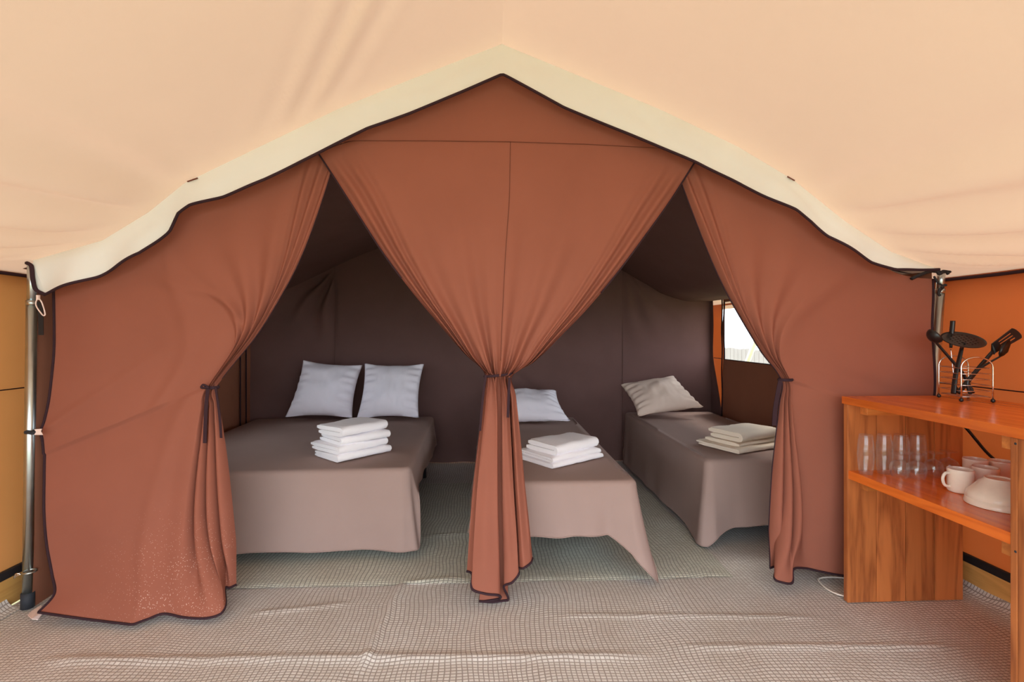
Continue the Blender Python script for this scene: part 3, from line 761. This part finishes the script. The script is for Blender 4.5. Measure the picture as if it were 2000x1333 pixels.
# ------------------------------------------------------------------ pillows
def pillow(label, corners, thick, mat, seed, group, parent_z=None):
    """corners: bl, br, tr, tl in space; thickness along the normal"""
    bl, br, tr, tl = [Vector(c) for c in corners]
    nrm = (br - bl).cross(tl - bl).normalized(); n = 40
    mb = MB(); vs = []; fs = []
    def P(u, v, sgn):
        x, y = 2 * u - 1, 2 * v - 1
        xs = x * (1 - .09 * (1 - y * y)); ys_ = y * (1 - .08 * (1 - x * x))
        uu, vv = (xs + 1) / 2, (ys_ + 1) / 2
        p = bl.lerp(br, uu).lerp(tl.lerp(tr, uu), vv)
        h = max(0, (1 - x * x) * (1 - y * y)) ** .55
        edge = 1 - h
        wr = .022 * nz(x * 2.2, y * 2.2, seed) * h + .012 * nz(x * 8, y * 3, seed + sgn) * h * (1 - h * .6)
        # puckers pulled from the seams
        wr += .010 * math.sin(y * 21 + 2 * nz(y * 3, seed)) * sst(.45, .9, abs(x)) * (1 - sst(.93, 1, abs(x)))
        return p + nrm * sgn * (thick / 2 * h + wr) 
    k = n + 1
    for sgn in (1, -1):
        for j in range(k):
            for i in range(k): vs.append(P(i / n, j / n, sgn))
    for j in range(n):
        for i in range(n):
            a = j * k + i; fs.append((a, a + 1, a + k + 1, a + k)); b = a + k * k; fs.append((b, b + k, b + k + 1, b + 1))
    o = mb.add(vs, fs).build('pillow', mat)
    bm = bmesh.new(); bm.from_mesh(o.data); bmesh.ops.remove_doubles(bm, verts=bm.verts, dist=.0004); bm.to_mesh(o.data); bm.free()
    o.data.polygons.foreach_set('use_smooth', [True] * len(o.data.polygons))
    return tag(o, label, 'pillow', group)
gP = 'pale square pillows on the beds'
pillow('grey square pillow leaning left of its twin on double bed', [W(557, 815, 4.18), W(688, 817, 4.18), W(708, 714, 4.42), W(592, 704, 4.42)], .22, M['pillow'], 2.2, gP)
pillow('grey square pillow standing right of its twin on double bed', [W(696, 819, 4.16), W(818, 816, 4.18), W(828, 712, 4.42), W(712, 711, 4.42)], .21, M['pillow'], 6.4, gP)
pillow('grey pillow on the middle bed beside the middle curtain', [W(950, 822, 3.98), W(1114, 822, 3.98), W(1086, 764, 4.34), W(960, 762, 4.34)], .20, M['pillow'], 8.8, gP)
pillow('beige pillow lying on the right bed near the window', [W(1246, 813, 4.16), W(1374, 795, 4.2), W(1316, 735, 4.52), W(1212, 752, 4.52)], .20, M['pillow_w'], 3.3, gP)

# ------------------------------------------------------------------ folded towels
def folded(name, c, ang, lw, ld, h, layers, mat, label, group, seed):
    """a cloth really folded in zigzag layers; c = base centre, folds run along the long side"""
    p = h / layers; t = p * .90; path = []
    for k in range(layers):
        z = p * (k + .5); d0 = -ld / 2 + p / 2; d1 = ld / 2 - p / 2 + .010 * math.sin(seed * 3 + k * 2)
        if k == layers - 1 and k % 2 == 0: d1 -= .0
        xs = [lerp(d1, d0, i / 7) for i in range(8)] if k % 2 == 0 else [lerp(d0, d1, i / 7) for i in range(8)]
        path += [(x, z) for x in xs]
        if k < layers - 1:
            xe = xs[-1]; sg = -1 if k % 2 == 0 else 1
            path += [(xe + sg * math.sin(PI * i / 6) * p / 2, z + p / 2 - math.cos(PI * i / 6) * p / 2) for i in range(1, 6)]
    n = len(path); secs = [[], []]
    for i, (d, z) in enumerate(path):
        a = path[max(i - 1, 0)]; b = path[min(i + 1, n - 1)]; tx, tz = b[0] - a[0], b[1] - a[1]; L = math.hypot(tx, tz) or 1
        e = .55 if i in (0, n - 1) else 1.
        for q, sg in ((0, 1), (1, -1)): secs[q].append((d - tz / L * sg * t / 2 * e, z + tx / L * sg * t / 2 * e))
    sec = secs[0] + secs[1][::-1]; m = len(sec); nl = 26; vs = []; fs = []
    ca, sa = math.cos(ang), math.sin(ang)
    for j in range(nl + 1):
        u = j / nl
        for i, (d, z) in enumerate(sec):
            lay = int(clamp(z / p, 0, layers - 1))
            ex = .010 * nz(lay * 3.7, seed, 1 if u > .5 else 2)                     # layer ends do not line up
            x = lerp(-lw / 2 + ex, lw / 2 + ex, u)
            zz = z + (.010 * nz(x * 6, d * 6, seed) + .004) * (z / h) ** 1.5 + .0022 * nz(x * 30, d * 25, seed + lay)
            if u < .04 or u > .96: zz = z + (zz - z) * .5 - .002 * (z / h)
            dd = d + .004 * nz(x * 11, z * 30, seed + 2)
            vs.append(Vector(c) + Vector((x * ca - dd * sa, x * sa + dd * ca, max(zz, 0.))))
    for j in range(nl):
        for i in range(m):
            l = (i + 1) % m; fs.append((j * m + i, (j + 1) * m + i, (j + 1) * m + l, j * m + l))
    for b in (0, nl * m):
        for i in range(n - 1): fs.append((b + i, b + i + 1, b + m - 2 - i, b + m - 1 - i))
    o = MB().add(vs, fs).build(name, mat)
    shade_flat_by_angle(o, 55)
    return tag(o, label, 'towel', group)
gT = 'folded linen stacked on the beds'
ZB = .505
def center_of(front, a, lw, ld):
    """front: base corner nearest the camera; long side runs at angle a, short side at a+90"""
    return Vector((front.x + math.cos(a) * lw / 2 - math.sin(a) * ld / 2, front.y + math.sin(a) * lw / 2 + math.cos(a) * ld / 2, 0))
a = math.radians(47); f0 = WZ(660, 905, ZB); c = center_of(f0, a, .36, .27)
folded('towel', c + Vector((0, 0, ZB)), a, .36, .27, .040, 2, M['towel'], 'white towel at the bottom of the stack on double bed', gT, 1.)
folded('towel', c + Vector((-.022, .004, ZB + .043)), a + .06, .345, .285, .045, 2, M['towel'], 'white towel second from the bottom of stack on double bed', gT, 2.)
folded('towel', c + Vector((.008, .010, ZB + .091)), a - .05, .33, .26, .045, 2, M['towel'], 'white towel second from the top of stack on double bed', gT, 3.)
folded('towel', c + Vector((-.005, .004, ZB + .139)), a + .10, .33, .24, .055, 2, M['towel'], 'white towel on top of the stack on double bed', gT, 4.)
a = math.radians(36); f0 = WZ(1080, 917, ZB); c = center_of(f0, a, .41, .31)
folded('towel', c + Vector((0, 0, ZB)), a, .41, .31, .026, 2, M['towel'], 'white folded sheet at the bottom of stack on middle bed', gT, 5.)
folded('towel', c + Vector((.0, .0, ZB + .029)), a - .02, .39, .29, .026, 2, M['towel'], 'white folded sheet in the middle of stack on middle bed', gT, 6.)
folded('towel', c + Vector((.01, .01, ZB + .058)), a + .03, .35, .25, .058, 2, M['towel'], 'white folded towel on top of stack on middle bed', gT, 7.)
a = math.radians(24); f0 = WZ(1443, 888, ZB); c = center_of(f0, a, .42, .33)
folded('towel', c + Vector((0, 0, ZB)), a, .42, .33, .028, 2, M['towel_c'], 'cream folded sheet at the bottom of stack on right bed', gT, 8.)
folded('towel', c + Vector((.02, .0, ZB + .031)), a, .38, .28, .026, 1, M['towel_c'], 'cream folded sheet in the middle of stack on right bed', gT, 9.)
folded('towel', c + Vector((.02, .0, ZB + .060)), a + .04, .37, .25, .060, 2, M['towel_c'], 'cream folded towel on top of stack on right bed', gT, 10.)

# ================================================================== POLES
def pole(label, base, top, r, joint, parent_extra):
    e = empty('tent_pole', base, label, 'pole', 'steel tent poles')
    d = (top - base)
    MB().tube([base + d * .0, base + d * joint], r, 20).build('lower_tube', M['steel'], e)
    MB().tube([base + d * (joint - .005), top], r * .86, 20).build('upper_tube', M['steel'], e)
    MB().tube([base + d * (joint - .01), base + d * (joint + .004)], r * 1.06, 20).build('joint_ring', M['steel'], e)
    MB().tube([base + d * 0 + Vector((0, 0, .002)), base + d * .045], r * 1.25, 16).build('foot', M['rubber'], e)
    return e
pb, pt_ = WZ(54, 1188, 0), W(63, 512, 2.33)
pl = pole('galvanised steel pole standing at the left curtain', pb, Vector((pt_.x, 2.33, pt_.z)), .020, .885, None)
# strap with white tag, wire clip, loop
q = W(66, 845, 2.30)
MB().tube([q + Vector((.024 * math.cos(t / 20 * 2 * PI) - .018, .024 * math.sin(t / 20 * 2 * PI) + .02, .002 * math.sin(t))) for t in range(20)], .009, 6, closed=True).build('strap', M['rubber'], pl)
ribbon([W(50, 846, 2.29), W(58, 845, 2.285), W(68, 843, 2.283)], .03, 'strap_tail', pl, M['rubber'])
mb = MB(); mb.plate([W(67, 839, 2.28), W(82, 838, 2.28), W(80, 843, 2.28), W(84, 850, 2.28), W(67, 850, 2.28), W(71, 844, 2.28)], (0, 1, 0), .003); mb.build('strap_tag', M['tagcol'], pl, False)
q = W(56, 1118, 2.31); MB().tube([q + Vector((.0235 * math.cos(t / 16 * 2 * PI), .0235 * math.sin(t / 16 * 2 * PI) + .005, .0)) for t in range(16)], .004, 6, closed=True).build('wire_clip', M['steel'], pl)
MB().tube(sampled([q + Vector((-.015, -.02, 0)), q + Vector((-.03, -.025, -.005)), q + Vector((-.04, -.025, -.015)), q + Vector((-.032, -.025, .004)), q + Vector((-.018, -.02, .003))], 16), .003, 6).build('clip_hook', M['chrome'], pl)
lp = MB(); lp.tube(sampled([W(73, 583, 2.24), W(70, 596, 2.236), W(80, 612, 2.236), W(86, 617, 2.238), W(88, 612, 2.24), W(82, 592, 2.242), W(76, 583, 2.242)], 28), .0026, 6)
loop = lp.build('hanging_loop', M['tagcol']); tag(loop, 'small pale elastic loop hanging below the left end of the valance', 'loop')
MB().box(tuple(W(70, 586, 2.236)), tuple(W(79, 577, 2.246)), .001).build('loop_tab', M['tagcol'], loop)
o = ribbon([W(78, 590, 2.32), W(79, 610, 2.32), W(80, 632, 2.32), W(80, 655, 2.32)], .024, 'webbing_strap', None, M['black']); tag(o, 'short black webbing strap hanging beside the left pole', 'strap')
# paper tag on the floor by the pole foot
q0 = [WZ(x, y, .006) for x, y in ((54, 1206), (62, 1219), (74, 1215), (86, 1204), (92, 1198), (80, 1192), (62, 1198))]
for i, v in enumerate(q0): v.z += .012 * (i % 2) + .008
o = MB().plate(q0, (0, 0, 1), .003).build('paper_tag', M['tagcol'], None, False); tag(o, 'crumpled white tag on the floor at the foot of left pole', 'tag')
# right pole
pb = Vector((2.185, 2.40, 0)); tpt = W(1838, 528, 2.33)
pr = pole('galvanised steel pole standing behind the wooden cabinet', pb, W(1839, 524, 2.36), .020, .93, None)
q = W(1836, 532, 2.33)
mb = MB()
mb.tube(sampled([W(1780, 545, 2.32), W(1800, 536, 2.31), W(1820, 530, 2.305), W(1838, 532, 2.30), W(1850, 530, 2.30), W(1854, 533, 2.30)], 24), .008, 6, flat=1.4)
mb.tube(sampled([W(1828, 526, 2.30), W(1835, 536, 2.295), W(1845, 528, 2.295), W(1852, 536, 2.295)], 16), .007, 6)
mb.tube(sampled([W(1824, 540, 2.31), W(1832, 552, 2.305), W(1842, 560, 2.30), W(1838, 566, 2.298), W(1832, 573, 2.30)], 20), .005, 6)
mb.tube(sampled([W(1838, 562, 2.296), W(1845, 557, 2.294), W(1848, 558, 2.294)], 8), .006, 6)
mb.tube(sampled([W(1836, 564, 2.296), W(1833, 573, 2.296), W(1836, 578, 2.296)], 8), .006, 6)
mb.build('knotted_strap', M['black'], pr)
mb = MB().tube(sampled([W(1868, 1062, 2.34), W(1873, 1063, 2.33), W(1877, 1068, 2.325), W(1873, 1072, 2.325), W(1868, 1070, 2.33)], 16), .004, 6); mb.build('wire_clip', M['steel'], pr)
# strip of lit canvas seen between valance and right curtain is the wall itself; frame strap above the curtain
ribbon([W(1745, 528, 2.40), W(1780, 535, 2.39), W(1815, 532, 2.37)], .02, 'frame_strap', pr, M['black'])

# ================================================================== CABINET
CX0, CX1, CY0, CY1 = 1.655, 2.215, 1.448, 2.235
ZT = .952
cab = empty('wooden_cabinet', ((CX0 + CX1) / 2, (CY0 + CY1) / 2, 0), 'open pine cabinet with one shelf against the orange canvas wall', 'cabinet')
nb = 4
for i in range(nb):      # top boards run lengthwise
    xa, xb = lerp(CX0 - .005, CX1 + .02, i / nb), lerp(CX0 - .005, CX1 + .02, (i + 1) / nb)
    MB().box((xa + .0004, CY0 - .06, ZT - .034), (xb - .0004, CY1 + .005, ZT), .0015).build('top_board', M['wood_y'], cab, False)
for yy0, nm in ((CY1 - .026, 'end_board'), (CY0, 'end_board')):
    for i in range(nb):
        xa, xb = lerp(CX0, CX1, i / nb), lerp(CX0, CX1, (i + 1) / nb)
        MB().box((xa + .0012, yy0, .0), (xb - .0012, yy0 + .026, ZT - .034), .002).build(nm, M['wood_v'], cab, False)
for i in range(3):
    xa, xb = lerp(CX0 + .004, CX1, i / 3), lerp(CX0 + .004, CX1, (i + 1) / 3)
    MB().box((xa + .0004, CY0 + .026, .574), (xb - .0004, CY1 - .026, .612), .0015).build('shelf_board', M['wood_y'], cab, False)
for yv, sg, xo in ((CY1 - .0265, -1, .06), (CY0 + .0475, 1, .02)):
    for zt in (ZT - .034, .574):
        MB().box((CX0 + xo, min(yv, yv + sg * .045), zt - .045), (CX1 - .02, max(yv, yv + sg * .045), zt - .0005), .002).build('cleat', M['wood_x'], cab, False)
MB().box((CX0, CY0 + .0265, 0), (CX0 + .028, CY0 + .047, ZT - .0345), .002).build('post', M['wood_v'], cab, False)
for z in (.90, .56):
    MB().ball((CX0 - .0005, CY0 + .031, z), .004, 8, (.3, 1, 1)).build('screw', M['rubber'], cab)
# black cable along the wall behind the cabinet
cb = MB().tube(sampled([WX(1868, 822, 2.30), WX(1888, 838, 2.30), WX(1905, 858, 2.30), WX(1928, 885, 2.30), WX(1955, 908, 2.30), WX(1985, 930, 2.30), WX(2010, 945, 2.30)], 40), .0065, 8).build('power_cable', M['nylon'])
tag(cb, 'black power cable running down the wall behind the cabinet', 'cable')
cb = MB().tube(sampled([WZ(1690, 1138, .006), WZ(1650, 1130, .006), WZ(1618, 1128, .006), WZ(1600, 1131, .006), WZ(1601, 1138, .006), WZ(1615, 1151, .006), WZ(1632, 1160, .006), WZ(1650, 1165, .006), WZ(1668, 1168, .006)], 50), .0042, 8).build('floor_cable', M['white'])
tag(cb, 'white cable looping over the floor at the foot of cabinet', 'cable')

# ------------------------------------------------------------------ things on the shelf
SZ = .6125
def place_copy(o, loc, label, group):
    c = o.copy(); COL.objects.link(c); c.location = loc
    c['label'] = label; c['group'] = group
    for ch in o.children:
        k = ch.copy(); COL.objects.link(k); k.parent = c
    return c
def lathe_obj(name, prof, mat, loc, label, cat, group, n=28):
    mb = MB().lathe(prof, n, loc); o = shade_flat_by_angle(mb.build(name, mat)); 
    return tag(o, label, cat, group)
# tumblers, stacked two high
TH = .088
tum = [(.0005, .0), (.024, .0), (.026, .002), (.031, .040), (.0335, TH - .001), (.033, TH), (.0318, TH - .001), (.029, .04), (.024, .010), (.0005, .010)]
tumi = [(r, TH - z) for r, z in tum][::-1]
def shelf_at(px, py): return WZ(px, py, SZ)
SP = [(W(px_, 925, 2.155).x, 2.155) for px_ in (1691, 1727, 1760, 1793)]
tl0 = tu0 = None
names = ['nearest the front edge', 'second from the front edge', 'third from the front edge', 'farthest from the front edge']
for i, (x, y) in enumerate(SP):
    la = 'clear tumbler at the bottom of the stack ' + names[i]; lb = 'upturned clear tumbler on top of the stack ' + names[i]
    if tl0 is None:
        tl0 = lathe_obj('tumbler', tum, M['glass'], (x, y, SZ), la, 'glass', 'tumblers on the cabinet shelf')
        tu0 = lathe_obj('tumbler', tumi, M['glass'], (x, y, SZ + TH + .001), lb, 'glass', 'tumblers on the cabinet shelf')
    else:
        place_copy(tl0, tl0.location + Vector((x - SP[0][0], y - SP[0][1], 0)), la, 'tumblers on the cabinet shelf')
        place_copy(tu0, tu0.location + Vector((x - SP[0][0], y - SP[0][1], 0)), lb, 'tumblers on the cabinet shelf')
# upside-down stemmed goblets
bowl_o = [(.0285, .0), (.034, .014), (.0375, .032), (.037, .048), (.031, .062), (.018, .072), (.006, .077)]
gprof = [(.0270, .0008)] + bowl_o + [(.0045, .086), (.006, .098), (.018, .103), (.0315, .1055), (.0322, .107), (.018, .106), (.0005, .106)]
gin = [(.0005, .0745), (.012, .072), (.028, .0615), (.0345, .048), (.0352, .032), (.032, .014), (.0268, .0008)]
GP = [tuple(WZ(px_, py_, SZ))[:2] for px_, py_ in ((1757, 932), (1790, 934), (1824, 931), (1853, 928))]
gn = ['nearest the camera in its row', 'second from the camera in its row', 'third from the camera in its row', 'next to the mugs at the back of its row']
g0 = None
for i, (x, y) in enumerate(GP):
    la = 'upside-down stemmed goblet ' + gn[i]
    if g0 is None:
        g0 = lathe_obj('goblet', gin + gprof[1:], M['glass'], (x, y, SZ), la, 'glass', 'goblets on the cabinet shelf')
    else: place_copy(g0, g0.location + Vector((x - GP[0][0], y - GP[0][1], 0)), la, 'goblets on the cabinet shelf')
# mugs
def mug(loc, ang, label):
    e = empty('mug', loc, label, 'mug', 'cream mugs on the cabinet shelf'); loc = Vector(loc)
    r = .0425; h = .092
    b_ = MB().lathe([(.0005, 0), (r - .006, 0), (r - .002, .003), (r, .008), (r, h - .012), (r + .0012, h - .006), (r, h), (r - .003, h), (r - .004, h - .004), (r - .004, .008), (.0005, .008)], 32, loc).build('body', M['ceramic'], e); shade_flat_by_angle(b_, 50)
    d = Vector((math.cos(ang), math.sin(ang), 0))
    MB().tube(sampled([loc + d * (r - .003) + Vector((0, 0, .074)), loc + d * (r + .016) + Vector((0, 0, .074)), loc + d * (r + .026) + Vector((0, 0, .052)), loc + d * (r + .018) + Vector((0, 0, .026)), loc + d * (r - .003) + Vector((0, 0, .022))], 18), .0055, 8).build('handle', M['ceramic'], e)
for (px_, py_), an_, la in (((1876, 961), PI * .97, 'cream mug with its handle towards the goblets, front of the four'), ((1925, 957), PI * .1, 'cream mug between front mug and the bowls'),
                            ((1905, 938), PI * .4, 'cream mug behind the front mug, closest to the goblets'), ((1957, 943), PI * .2, 'cream mug at the back against the wall behind the bowls')):
    mug(WZ(px_, py_, SZ), an_, la)
# bowls upside down
def bowl(c, r, h, label):
    o = MB().lathe([(r - .004, .0), (r, .001), (r + .001, .006), (r - .004, .022), (r * .82, h * .45), (r * .58, h * .82), (r * .46, h * .93), (r * .44, h), (r * .40, h), (r * .38, h * .93), (.0005, h * .92), (.0005, h * .87), (r * .52, h * .80), (r * .77, h * .42), (r - .009, .02), (r - .004, .0)], 40, c).build('bowl', M['ceramic']); shade_flat_by_angle(o, 50)
    return tag(o, label, 'bowl', 'cream bowls on the cabinet shelf')
bc = WZ(1952, 988, SZ)
bowl(bc, .099, .074, 'upturned cream bowl at the bottom of the two on the shelf')
bowl(bc + Vector((.002, .002, .022)), .0955, .078, 'upturned cream bowl stacked on another bowl')

# ------------------------------------------------------------------ utensil caddy on the cabinet top
cad_c = Vector((2.098, 2.085, ZT)); cra = math.radians(-14)
def CP(x, y, z): return cad_c + Vector((x * math.cos(cra) - y * math.sin(cra), x * math.sin(cra) + y * math.cos(cra), z))
cad = empty('utensil_caddy', cad_c, 'chrome wire caddy with ball feet on the cabinet top', 'caddy')
hw, hd, ph = .058, .074, .150
for sy in (-1, 1):
    pts = [CP(-hw, sy * hd, .012), CP(-hw, sy * hd, ph * .5), CP(-hw, sy * hd, ph)] + [CP(-hw * math.cos(t / 14 * PI), sy * hd, ph + .042 * math.sin(t / 14 * PI)) for t in range(1, 14)] + [CP(hw, sy * hd, ph), CP(hw, sy * hd, ph * .5), CP(hw, sy * hd, .012)]
    MB().tube(pts, .0030, 8).build('arch_wire', M['chrome'], cad)
    for sx in (-1, 1): MB().ball(CP(sx * hw, sy * hd, .0085), .0085, 12).build('foot', M['nylon'], cad)
for k in range(6):
    z = .022 + k * .0245; rr = .018; pts = []
    for cxs, cys, a0 in ((1, 1, 0), (-1, 1, PI / 2), (-1, -1, PI), (1, -1, 1.5 * PI)):
        for t in range(6):
            a = a0 + t / 5 * PI / 2; pts.append(CP(cxs * (hw - rr) + rr * math.cos(a), cys * (hd - rr) + rr * math.sin(a), z))
    MB().tube(pts, .0018, 6, closed=True).build('ring_wire', M['chrome'], cad)
for k in range(5):
    x = lerp(-hw, hw, (k + .5) / 5); MB().tube([CP(x, -hd, .022), CP(x, hd, .022)], .0016, 6).build('base_wire', M['chrome'], cad)
gU = 'black kitchen utensils in the wire caddy'
YU = 2.085
def U(px, py, Y=YU): return W(px, py, Y)
def utensil(name, label): 
    return empty(name, CP(0, 0, .024), label, 'utensil', gU)
# skimmer
e = utensil('skimmer', 'black perforated skimmer with round head in the wire caddy')
MB().tube(sampled([U(1862, 770, 2.07), U(1866, 735, 2.075), U(1874, 700, 2.08), U(1879, 678, 2.085)], 20), .010, 10, rfun=lambda t: lerp(.0125, .009, t), flat=.5).build('handle', M['nylon'], e)
cS = U(1881, 665, 2.085); rx = .0755
vd = ray(1881, 665).normalized(); rt = vd.cross(Vector((0, 0, 1))).normalized()
ax = (rt + Vector((0, 0, -.24))).normalized(); ay = vd * .9 + Vector((0, 0, .40)); ay = (ay - ax * ay.dot(ax)).normalized(); nS = ax.cross(ay)
mb = MB(); cell = .0165; th = .0016
ann = [(.054, .0775)]
N_ = 40; vs = []; fs = []
for k in range(N_):
    an = 2 * PI * k / N_
    for r_, zz in ((.052, th), (.072, th), (.0775, th + .003), (.0775, -th + .003), (.072, -th), (.052, -th)): vs.append(cS + (ax * math.cos(an) + ay * math.sin(an)) * r_ + nS * zz)
for k in range(N_):
    l = (k + 1) % N_
    for j in range(6): fs.append((k * 6 + j, l * 6 + j, l * 6 + (j + 1) % 6, k * 6 + (j + 1) % 6))
mb.add(vs, fs)
for iy in range(-4, 5):
    for ix in range(-4, 5):
        x = (ix + (.5 if iy % 2 else 0)) * cell; y = iy * cell * .95
        if math.hypot(x, y) > .058: continue
        vs = []; fs = []
        sq = [(.5, 0), (.5, .5), (0, .5), (-.5, .5), (-.5, 0), (-.5, -.5), (0, -.5), (.5, -.5)]
        for zz in (th, -th):
            for k, (qx, qy) in enumerate(sq): vs.append(cS + ax * (x + qx * cell) + ay * (y + qy * cell * .95) + nS * zz)
            for k in range(8):
                an = k * PI / 4; vs.append(cS + ax * (x + .0042 * math.cos(an)) + ay * (y + .0042 * math.sin(an)) + nS * zz)
        for k in range(8):
            l = (k + 1) % 8
            fs += [(k, l, 8 + l, 8 + k), (16 + l, 16 + k, 24 + k, 24 + l), (8 + k, 8 + l, 24 + l, 24 + k)]
        mb.add(vs, fs)
mb.build('perforated_head', M['nylon'], e, False)
MB().tube(sampled([U(1878, 682, 2.085), U(1880, 674, 2.075), U(1882, 668, 2.07)], 8), .014, 10, rfun=lambda t: lerp(.012, .022, t), flat=.25).build('neck', M['nylon'], e)
# ladle
e = utensil('ladle', 'black ladle leaning left out of the wire caddy')
MB().tube(sampled([U(1900, 768, 2.10), U(1880, 730, 2.11), U(1862, 708, 2.12), U(1842, 685, 2.13), U(1827, 667, 2.135), U(1824, 655, 2.135)], 30), .007, 10, rfun=lambda t: lerp(.009, .0055, t), flat=.7).build('handle', M['nylon'], e)
bc_ = U(1827, 656, 2.135); mb = MB(); nr = 24
axis = Vector((.62, -.15, .45)).normalized(); t1 = axis.cross(Vector((0, 1, 0))).normalized(); t2 = axis.cross(t1)
vs = []; fs = []
R1 = .036
profL = [(R1 * math.sin(PI / 2 * i / 8) + 1e-5, -R1 * math.cos(PI / 2 * i / 8)) for i in range(9)] + [((R1 - .0022) * math.sin(PI / 2 * i / 8) + 1e-5, -(R1 - .0022) * math.cos(PI / 2 * i / 8)) for i in range(8, -1, -1)]
for r_, z in profL:
    for k in range(nr):
        an = 2 * PI * k / nr; vs.append(bc_ + t1 * (r_ * math.cos(an)) + t2 * (r_ * math.sin(an)) + axis * z * .8)
for i in range(len(profL) - 1):
    for k in range(nr):
        l = (k + 1) % nr; fs.append((i * nr + k, i * nr + l, (i + 1) * nr + l, (i + 1) * nr + k))
mb.add(vs, fs).build('bowl', M['nylon'], e)
# slotted spatula
e = utensil('slotted_spatula', 'black slotted spatula leaning right out of the wire caddy')
MB().tube(sampled([U(1872, 768, 2.06), U(1893, 742, 2.06), U(1916, 714, 2.06), U(1938, 688, 2.06)], 20), .009, 10, rfun=lambda t: lerp(.012, .008, t), flat=.6).build('handle', M['nylon'], e)
def blade(pts2, Y): return [U(x, y, Y) for x, y in pts2]
mb = MB(); nb_ = (.1, 1, .25)
A0, A1, B0, B1 = Vector((1937, 672)), Vector((1975, 643)), Vector((1945, 689)), Vector((1994, 661))
def bl(u, v):
    p = (A0.lerp(A1, u)).lerp(B0.lerp(B1, u), v); return U(p.x, p.y, 2.06 - .004 * v)
def strip(u0, u1, v0, v1): mb.plate([bl(u0, v0), bl(u1, v0), bl(u1, v1), bl(u0, v1)], nb_, .004)
strip(0, .28, 0, 1); strip(.86, 1, .0, 1); strip(.28, .86, 0, .18); strip(.28, .86, .3, .42); strip(.28, .86, .54, .66); strip(.28, .86, .80, 1)
mb.plate([U(1936, 690, 2.06), U(1937, 672, 2.06), U(1945, 688, 2.056), U(1941, 693, 2.06)], nb_, .005)
rc = bl(1, .5); mb.tube(sampled([bl(1, 0.03), bl(1.06, .2), bl(1.08, .5), bl(1.06, .8), bl(1, .97)], 14), .005, 6, flat=.5)
mb.plate([bl(1, 0), bl(1.05, .2), bl(1.07, .5), bl(1.05, .8), bl(1, 1)], nb_, .004)
mb.build('slotted_blade', M['nylon'], e, False)
# pointed spoon in front of it
e = utensil('serving_spoon', 'black pointed spoon in front of the slotted spatula')
MB().tube(sampled([U(1895, 770, 2.03), U(1890, 745, 2.03), U(1912, 722, 2.03), U(1935, 707, 2.03), U(1953, 697, 2.03)], 24), .0045, 8, rfun=lambda t: lerp(.007, .0035, t)).build('handle', M['nylon'], e)
mb = MB()
out_ = [(1951, 699), (1950, 690), (1955, 677), (1964, 668), (1973, 664), (1974, 674), (1969, 688), (1961, 695)]
cc = U(1962, 682, 2.022); ou = [U(x, y, 2.03) for x, y in out_]; vs = [cc + Vector((0, .006, 0))] + ou + [cc + Vector((0, .010, 0))] ; k = len(ou)
fs = [(0, 1 + i, 1 + (i + 1) % k) for i in range(k)] + [(k + 1, 1 + (i + 1) % k, 1 + i) for i in range(k)]
mb.add(vs, fs).build('bowl', M['nylon'], e)
# turner standing on its head, handle up
e = utensil('kitchen_utensil', 'black utensil standing behind the skimmer with its handle upward')
MB().tube(sampled([U(1857, 680, 2.15), U(1858, 660, 2.15), U(1860, 640, 2.15), U(1861, 627, 2.15)], 14), .010, 10, rfun=lambda t: lerp(.006, .0105, sst(0, .5, t)), flat=.8).build('handle', M['nylon'], e)
MB().tube(sampled([U(1857, 682, 2.15), U(1861, 720, 2.14), U(1866, 765, 2.13)], 14), .0022, 6).build('wire_shaft', M['chrome'], e)
MB().ball(U(1867, 762, 2.13), .012, 10, (1, .4, 1.3)).build('head', M['nylon'], e)

# ================================================================== OUTSIDE
o = MB().grid(lambda u, v: Vector((lerp(-30, 30, u), lerp(-30, 30, v), -.03)), 4, 4).build('ground', M['ground'])
tag(o, 'dry grass ground around the tent', kind='structure')
fe = empty('garden_fence', (5.0, 9.2, 0), 'grey board fence seen outside through the tent window', 'fence')
k = 0; y = 6.0
while y < 13:
    MB().box((5.0, y, 0), (5.02, y + .145, .93 + .01 * math.sin(y * 9)), .003).build('board', M['fence'], fe, False); y += .155
p0, p1 = WX(1455, 720, 3.3), WX(1480, 655, 3.15); dd = (p1 - p0) / (p1.z - p0.z)
gp = MB().tube([p0 - dd * p0.z, p1 + dd * .5], .03, 10).build('guy_pole', M['white'])
tag(gp, 'white slanting pole outside the tent window', 'pole')
